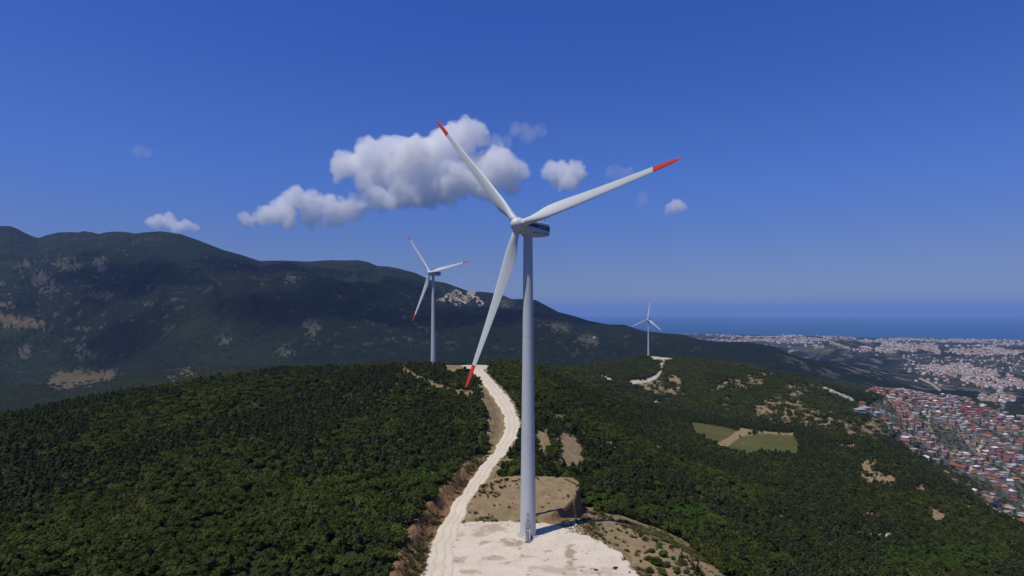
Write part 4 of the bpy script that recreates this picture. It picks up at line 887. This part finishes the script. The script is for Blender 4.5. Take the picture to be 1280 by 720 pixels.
for i in range(nH):
    if single[i]:
        o = empty('house', (PH[i, 0], PH[i, 1], hz_[i]), ang[i]); o.scale = (hs[i],) * 3
        zone = 'in the upper town' if hpy[i] < 530 else 'in mid town' if hpy[i] < 572 else 'in the lower town'
        lb = '%s house with %s roof %s' % (SIZEW[hg[i]], ROOFC[hr[i]][0], zone); tag(o, lb, 'house', lb.replace(' house with', ' houses with').replace(' roof ', ' roofs '))
        mw, mr = house_me(hg[i], hw[i], hr[i])
        for pn, pm in (('wall', mw), ('roof', mr)): c = bpy.data.objects.new(pn, pm); COL.objects.link(c); c.parent = o
    else:
        WV, WF, WM, RV, RF = GEO[hg[i]]; c_, s__ = math.cos(ang[i]), math.sin(ang[i])
        for VV, FF, mi in ((WV[:], WF[WM == 0], hw[i]), (WV[:], WF[WM == 1], 6), (RV, RF, 7 + hr[i])):
            P_ = VV * hs[i]; P_ = np.stack([P_[:, 0] * c_ - P_[:, 1] * s__ + PH[i, 0], P_[:, 0] * s__ + P_[:, 1] * c_ + PH[i, 1], P_[:, 2] + hz_[i]], 1)
            SV.append(P_); SF.append(FF + so); SM.append(np.full(len(FF), mi)); so += len(P_)
if SV:
    me = np_mesh('town_houses', np.concatenate(SV), np.concatenate(SF), False, None, np.concatenate(SM))
    for m in WALLC + [MAT_WIN] + [r[1] for r in ROOFC]: me.materials.append(m)
    tag(link('town_buildings', me), 'mass of farther small houses with red roofs in the hillside town', None, None, 'stuff')

# far settlements: small gabled and flat blocks, one mesh each
def far_blocks(name, pts, size, hgt, lab, seed):
    g = np.random.default_rng(seed); n = len(pts); z = zat(pts[:, 0], pts[:, 1]); w = size * (.6 + .8 * g.random(n)); d = size * (.5 + .6 * g.random(n)); h = hgt * (.6 + .8 * g.random(n)); a = g.random(n) * .6 + (g.random(n) < .5) * 1.57
    Vv = np.zeros((n, 10, 3)); 
    for k, (sx, sy_, sz_) in enumerate([(-1, -1, 0), (1, -1, 0), (1, 1, 0), (-1, 1, 0), (-1, -1, 1), (1, -1, 1), (1, 1, 1), (-1, 1, 1), (-1, 0, 2), (1, 0, 2)]):
        lx, ly = sx * w / 2, sy_ * d / 2; Vv[:, k, 0] = pts[:, 0] + lx * np.cos(a) - ly * np.sin(a); Vv[:, k, 1] = pts[:, 1] + lx * np.sin(a) + ly * np.cos(a); Vv[:, k, 2] = z + (-6 if sz_ == 0 else h if sz_ == 1 else h + d * .25)
    fq = np.array([(0, 1, 5, 4), (1, 2, 6, 5), (2, 3, 7, 6), (3, 0, 4, 7), (4, 5, 9, 8), (6, 7, 8, 9), (5, 6, 9, 9), (7, 4, 8, 8)])
    fq[6] = (5, 6, 9, 5); fq[7] = (7, 4, 8, 7)
    me = bpy.data.meshes.new(name); vs = Vv.reshape(-1, 3); tris = []; mi = []
    wl_ = g.choice(6, n, p=[.3, .3, .15, .1, .1, .05]); rl = g.choice([0, 1, 2, 3, 4], n, p=[.22, .26, .22, .24, .06]) + 6
    q1 = (fq[:6][None] + (np.arange(n) * 10)[:, None, None]).reshape(-1, 4); m1 = np.stack([wl_] * 4 + [rl] * 2, 1).ravel()
    q2 = (np.array([(5, 6, 9), (7, 4, 8)])[None] + (np.arange(n) * 10)[:, None, None]).reshape(-1, 3); m2 = np.stack([wl_] * 2, 1).ravel()
    me.vertices.add(len(vs)); me.vertices.foreach_set('co', vs.astype(np.float32).ravel()); me.loops.add(q1.size + q2.size); me.loops.foreach_set('vertex_index', np.concatenate([q1.ravel(), q2.ravel()]).astype(np.int32))
    me.polygons.add(len(q1) + len(q2)); me.polygons.foreach_set('loop_start', np.concatenate([np.arange(len(q1)) * 4, q1.size + np.arange(len(q2)) * 3]).astype(np.int32)); me.polygons.foreach_set('loop_total', np.concatenate([np.full(len(q1), 4), np.full(len(q2), 3)]).astype(np.int32))
    me.polygons.foreach_set('material_index', np.concatenate([m1, m2]).astype(np.int32)); me.update(calc_edges=True)
    for m in WALLC + [r[1] for r in ROOFC]: me.materials.append(m)
    return tag(link(name, me), lab, None, None, 'stuff')
def sow(y0, y1, n, x0, x1, seed):
    g = np.random.default_rng(seed); Y = np.sqrt(g.random(n) * (y1 ** 2 - y0 ** 2) + y0 ** 2); xp = x0 + (x1 - x0) * g.random(n); return np.stack([gx(xp, Y), Y], 1)
def inpx(P, pts, jam=0, seed=0):
    xp = XC + P[:, 0] / P[:, 1] * F; y_ = YH + (EYE - zat(P[:, 0], P[:, 1])) / P[:, 1] * F
    return poly_sd(xp, y_, pts) + jam * fbm(xp / 10, y_ / 10, 2, seed) > 0
P1 = sow(2350, 5300, 26000, 1090, 1330, 501); mk = np.zeros(len(P1), bool)
for q in (ell(1195, 463, 44, 8), ell(1260, 480, 40, 8), ell(1245, 500, 24, 7), ell(1225, 470, 30, 6)): mk |= inpx(P1, q, 9, 503)
mk &= RNG.random(len(P1)) < .42
mk |= (RNG.random(len(P1)) < .03) & (gat(M_town, P1[:, 0], P1[:, 1]) > .25)
mk &= RNG.random(len(P1)) < .45
far_blocks('valley_town', P1[mk & gat(vis, P1[:, 0], P1[:, 1])], 12, 8, 'pinkish far town of tiny houses scattered over the valley hills', 505)
P2 = sow(5300, 8200, 20000, 960, 1330, 511); mk = np.zeros(len(P2), bool)
for q in (ell(1090, 438, 30, 3.5), ell(1145, 434, 28, 5), ell(1225, 440, 60, 5), ell(1108, 432, 6, 2)): mk |= inpx(P2, q, 5, 513)
mk &= RNG.random(len(P2)) < .3
far_blocks('hill_suburb', P2[mk], 17, 9, 'far suburb on the low hill between the valley and the plain', 515)
P3 = sow(7600, 13100, 30000, 850, 1330, 521); P3 = P3[(gat(M_town, P3[:, 0], P3[:, 1]) > .45) & (zat(P3[:, 0], P3[:, 1]) > -399) & (RNG.random(len(P3)) < .14)]
far_blocks('coastal_city', P3, 28, 13, 'hazy city of pale blocks spread along the coast', 525)
P4 = np.concatenate([sow(3200, 5200, 14000, 540, 612, 531), sow(2500, 4300, 5000, 690, 760, 533)]); mk = inpx(P4, ell(574, 373, 28, 8), 16, 535) | (inpx(P4, ell(735, 424, 14, 5), 6, 537) & (RNG.random(len(P4)) < .3))
P4 = P4[mk & (RNG.random(len(P4)) < .085)]
far_blocks('mountain_village', P4, 10, 6, 'small village of pale and red houses high on the mountain slope', 539)

# ------------------------------------------------------------------ clouds (volumes at their real distance and height)
def cloud_material(name, dens, thr=.75):
    t = NT(name); P = t.pos()
    a = t.n('ShaderNodeAttribute', attribute_name='density').outputs['Fac']
    n1 = t.noise(P, .0042, 5, .62, .25, .75); n2 = t.noise(P, .02, 3, .6, .25, .75)
    er = t.math('ADD', t.math('MULTIPLY', n1, thr), t.math('MULTIPLY', n2, .22))
    d = t.math('MULTIPLY', t.math('SUBTRACT', a, er), dens); d = t.math('MAXIMUM', d, 0.0)
    v = t.n('ShaderNodeVolumePrincipled', ins={'Color': (1, 1, 1, 1), 'Anisotropy': CLOUD_G}); v.inputs['Density Attribute'].default_value = ''
    t.l(d, v.inputs['Density']); t.l(v.outputs[0], t.out.inputs['Volume']); t.m.cycles.volume_sampling = 'MULTIPLE_IMPORTANCE' if False else 'DISTANCE'
    return t.m
CLOUD_G = -.2
MAT_SHADE_CLOUD = cloud_material('unseen_shade_cloud', .0032, .5)
MAT_CLOUD = cloud_material('cloud_vapour', .0115, .6); MAT_WISP = cloud_material('cloud_wisp', .0024, .8)
def cloud_world(spheres, label, mat, fall, vox, warp=(95, 34), seed=0):
    """spheres: (x, y, z, r) in metres; the vapour field is worked out on a grid inside geometry nodes"""
    g = np.random.default_rng(seed); pts = []
    for x, y, z, r in spheres:
        rr = max(r - fall * .55, 1.0); n = int(min(900, 6 + 5.5 * (rr / fall) ** 3 * 2.4 + 14 * (rr / fall) ** 2)); d = g.normal(size=(n, 3)); d /= np.linalg.norm(d, axis=1)[:, None]
        pts.append(np.array([x, y, z]) + d * (rr * g.random(n) ** (1 / 3))[:, None])
    P_ = np.concatenate(pts); c0 = P_.mean(0); P_ -= c0
    src = bpy.data.meshes.new('cloud_core'); src.vertices.add(len(P_)); src.vertices.foreach_set('co', P_.astype(np.float32).ravel()); src.update(); so2 = bpy.data.objects.new('cloud_core', src)
    lo = P_.min(0) - fall - warp[0] * .7; hi = P_.max(0) + fall + warp[0] * .7
    o = bpy.data.objects.new('cloud', bpy.data.volumes.new('cloud')); COL.objects.link(o); o.location = c0
    ng = bpy.data.node_groups.new('cloud', 'GeometryNodeTree'); ng.interface.new_socket('Geometry', in_out='INPUT', socket_type='NodeSocketGeometry'); ng.interface.new_socket('Geometry', in_out='OUTPUT', socket_type='NodeSocketGeometry')
    N = ng.nodes; L = ng.links; go = N.new('NodeGroupOutput'); gi = N.new('NodeGroupInput'); oi = N.new('GeometryNodeObjectInfo'); oi.inputs['Object'].default_value = so2; oi.transform_space = 'ORIGINAL'
    px = N.new('GeometryNodeProximity'); px.target_element = 'POINTS'; L.new(oi.outputs['Geometry'], px.inputs[0]); pos = N.new('GeometryNodeInputPosition'); cur = pos.outputs[0]
    for sc, am in ((1 / (warp[0] * 3.6), warp[0]), (1 / (warp[1] * 3.0), warp[1])):
        nz_ = N.new('ShaderNodeTexNoise'); nz_.inputs['Scale'].default_value = sc; nz_.inputs['Detail'].default_value = 3; L.new(pos.outputs[0], nz_.inputs['Vector'])
        sb_ = N.new('ShaderNodeVectorMath'); sb_.operation = 'SUBTRACT'; L.new(nz_.outputs['Color'], sb_.inputs[0]); sb_.inputs[1].default_value = (.5, .5, .5)
        ml = N.new('ShaderNodeVectorMath'); ml.operation = 'SCALE'; L.new(sb_.outputs[0], ml.inputs[0]); ml.inputs['Scale'].default_value = am * 2.6
        ad = N.new('ShaderNodeVectorMath'); L.new(cur, ad.inputs[0]); L.new(ml.outputs[0], ad.inputs[1]); cur = ad.outputs[0]
    L.new(cur, px.inputs['Sample Position' if 'Sample Position' in px.inputs else 'Source Position'])
    mr = N.new('ShaderNodeMapRange'); mr.interpolation_type = 'SMOOTHSTEP'; L.new(px.outputs['Distance'], mr.inputs[0]); mr.inputs[1].default_value = fall; mr.inputs[2].default_value = fall * .35; mr.inputs[3].default_value = 0; mr.inputs[4].default_value = 1
    vc = N.new('GeometryNodeVolumeCube'); L.new(mr.outputs[0], vc.inputs['Density']); vc.inputs['Min'].default_value = tuple(lo); vc.inputs['Max'].default_value = tuple(hi)
    for k, q in enumerate('XYZ'): vc.inputs['Resolution ' + q].default_value = int(max(8, (hi - lo)[k] / vox))
    sm = N.new('GeometryNodeSetMaterial'); L.new(vc.outputs[0], sm.inputs[0]); sm.inputs['Material'].default_value = mat; L.new(sm.outputs[0], go.inputs[0])
    o.modifiers.new('vapour', 'NODES').node_group = ng; o.data.materials.append(mat)
    return tag(o, label, 'cloud')
def cloud(lobes, Yc, label, mat, seed=0, fall=None, vox=22, dense=1.0):
    g = np.random.default_rng(seed); sp = []; m = Yc / F
    for x, y, r in lobes:
        Y = Yc + g.normal() * r * m * .35; sp.append((gx(x, Y), Y, gz(y, Y), r * m * 1.12))
    fall = fall or max(r for _, _, r in lobes) * m * .36
    return cloud_world(sp, label, mat, fall, vox, (fall * .85, fall * .32), seed)
cloud([(438, 206, 20), (462, 196, 24), (490, 192, 24), (520, 192, 24), (545, 198, 26), (572, 178, 24), (586, 163, 18), (556, 184, 24), (600, 172, 12), (455, 213, 18), (500, 210, 24),
       (598, 214, 24), (626, 210, 24), (648, 212, 14), (572, 224, 26), (540, 232, 25), (508, 236, 24), (608, 232, 20), (470, 246, 20), (442, 258, 19), (412, 260, 18), (376, 252, 17), (352, 262, 17), (386, 268, 17), (332, 272, 13), (310, 276, 11), (345, 266, 13), (372, 246, 15), (395, 250, 14), (360, 276, 12), (420, 272, 12), (490, 250, 16), (460, 228, 18), (490, 224, 20), (535, 216, 20), (430, 218, 14), (640, 226, 15), (520, 250, 14), (560, 244, 16)],
      9000, 'large white heaped cloud behind the blades of the big turbine', MAT_CLOUD, 1, 135, 20)
cloud([(704, 216, 15), (690, 213, 12), (720, 213, 14), (710, 230, 11), (698, 224, 11), (722, 222, 9)], 9400, 'small white cloud just right of the large cloud', MAT_CLOUD, 2, 105, 18)
cloud([(212, 277, 10), (196, 277, 9), (232, 281, 8), (186, 277, 6), (244, 284, 6), (220, 284, 8)], 10500, 'flat pinkish white cloud low over the mountain crest', MAT_CLOUD, 3, 85, 18)
cloud([(845, 257, 9), (838, 261, 7), (853, 260, 6)], 9000, 'small white puff of cloud right of the big turbine, below its red blade tip', MAT_CLOUD, 4, 70, 14)
cloud([(178, 190, 9), (186, 190, 7), (170, 188, 7)], 9000, 'tiny faint cloud alone in the left part of the sky', MAT_WISP, 5, 60, 16)
cloud([(773, 216, 10), (763, 215, 8), (787, 216, 8)], 9000, 'tiny faint cloud just above the right-hand blade', MAT_WISP, 6, 60, 16)
cloud([(660, 165, 13), (645, 162, 10), (675, 161, 10)], 9000, 'thin faint wisp of cloud above and right of the large cloud', MAT_WISP, 7, 90, 18)
cloud([(803, 247, 8), (800, 252, 6)], 9000, 'faintest tiny wisp of cloud between the blade and the small puff', MAT_WISP, 8, 60, 16)
cloud([(622, 180, 12), (634, 176, 9), (614, 186, 10)], 9000, 'thin torn cloud shred beside the top of the large cloud', MAT_WISP, 9, 80, 16)
# unseen cloud added above the frame to shade the mountain
g_ = np.random.default_rng(77)
cloud_world([(cx_ + 650 * g_.normal() * .8, cy2 + 420 * g_.normal() * .8, 3150 + 110 * g_.normal(), 260 + 170 * g_.random()) for cx_, cy2 in ((-3500, 2900), (-2300, 3300), (-1300, 2700), (-400, 3400), (-2600, 2300)) for k in range(6)], 'unseen broken flat cloud added over the mountain to shade it', MAT_SHADE_CLOUD, 190, 60, (190, 60), 78)

# ------------------------------------------------------------------ air
bm = bmesh.new(); ztop, zbot = 905.0, -413.0
box(bm, (0, 50300, (ztop + zbot) / 2), (320000, 101800, ztop - zbot))
me = bpy.data.meshes.new('haze'); bm.to_mesh(me); bm.free()
t = NT('air'); v = t.n('ShaderNodeVolumePrincipled', ins={'Color': (.31, .49, .90, 1), 'Density': 3.0e-5, 'Anisotropy': 0.0}); v.inputs['Density Attribute'].default_value = ''
t.l(v.outputs[0], t.out.inputs['Volume'])
tag(link('haze', me, [t.m]), 'thin blue haze that fades the far hills and coast', None, None, 'stuff')

# ------------------------------------------------------------------ sun, sky, camera
SUN_EL = R(66); sh = Vector((-.79, -.61)).normalized(); to_sun = Vector((sh.x * math.cos(SUN_EL), sh.y * math.cos(SUN_EL), math.sin(SUN_EL)))
sl = bpy.data.lights.new('sun', 'SUN'); sl.energy = 3.9; sl.angle = R(.53); sl.color = (1.0, .945, .83); so_ = bpy.data.objects.new('sun', sl); COL.objects.link(so_); so_.rotation_euler = to_sun.to_track_quat('Z', 'Y').to_euler(); so_.location = (-200, -100, 400)
w = bpy.data.worlds.new('World'); SC.world = w; w.use_nodes = True; wt = w.node_tree; wt.nodes.clear()
sk = wt.nodes.new('ShaderNodeTexSky'); sk.sky_type = 'NISHITA'; sk.sun_disc = False; sk.sun_elevation = SUN_EL; sk.sun_rotation = math.atan2(sh.x, sh.y); sk.altitude = 300; sk.air_density = 1.0; sk.dust_density = .3; sk.ozone_density = 3.0
bg = wt.nodes.new('ShaderNodeBackground'); bg.inputs[1].default_value = .12; wo = wt.nodes.new('ShaderNodeOutputWorld'); tc = wt.nodes.new('ShaderNodeTexCoord'); sx = wt.nodes.new('ShaderNodeSeparateXYZ'); wt.links.new(tc.outputs['Generated'], sx.inputs[0])
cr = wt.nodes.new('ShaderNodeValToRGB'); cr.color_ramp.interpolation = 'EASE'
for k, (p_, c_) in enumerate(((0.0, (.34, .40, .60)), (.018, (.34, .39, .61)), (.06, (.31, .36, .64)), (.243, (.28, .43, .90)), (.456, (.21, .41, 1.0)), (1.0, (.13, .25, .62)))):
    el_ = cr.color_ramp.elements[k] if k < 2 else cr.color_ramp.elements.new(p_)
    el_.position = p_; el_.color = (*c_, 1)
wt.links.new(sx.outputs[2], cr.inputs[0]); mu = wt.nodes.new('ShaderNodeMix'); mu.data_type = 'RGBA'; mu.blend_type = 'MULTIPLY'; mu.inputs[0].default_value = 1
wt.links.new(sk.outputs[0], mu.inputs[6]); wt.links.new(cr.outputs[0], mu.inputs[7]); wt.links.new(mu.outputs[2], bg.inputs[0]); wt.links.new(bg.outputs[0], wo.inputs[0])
cam = bpy.data.cameras.new('camera'); co = bpy.data.objects.new('camera', cam); COL.objects.link(co); co.location = (0, 0, EYE); co.rotation_euler = (R(90), 0, 0)
cam.sensor_width = 36; cam.lens = 36 * F / 1280; cam.shift_y = 31 / 1280; cam.clip_start = .5; cam.clip_end = 250000; SC.camera = co
SC.view_settings.view_transform = 'Standard'; SC.view_settings.look = 'None'; SC.view_settings.exposure = 0; SC.view_settings.gamma = 1
c = SC.cycles; c.max_bounces = 16; c.diffuse_bounces = 2; c.glossy_bounces = 2; c.transmission_bounces = 2; c.volume_bounces = 16; c.transparent_max_bounces = 8; c.use_denoising = True; c.denoiser = 'OPENIMAGEDENOISE'
c.volume_step_rate = 1.0; c.volume_max_steps = 256; c.caustics_reflective = False; c.caustics_refractive = False
print('TREES', len(PA), 'FAR', len(PB), 'HOUSES', nH, int(single.sum()), 'grid', NR, NC, 'zmax', ZZ.max(), 'T2z', T2z, 'T3z', T3z)
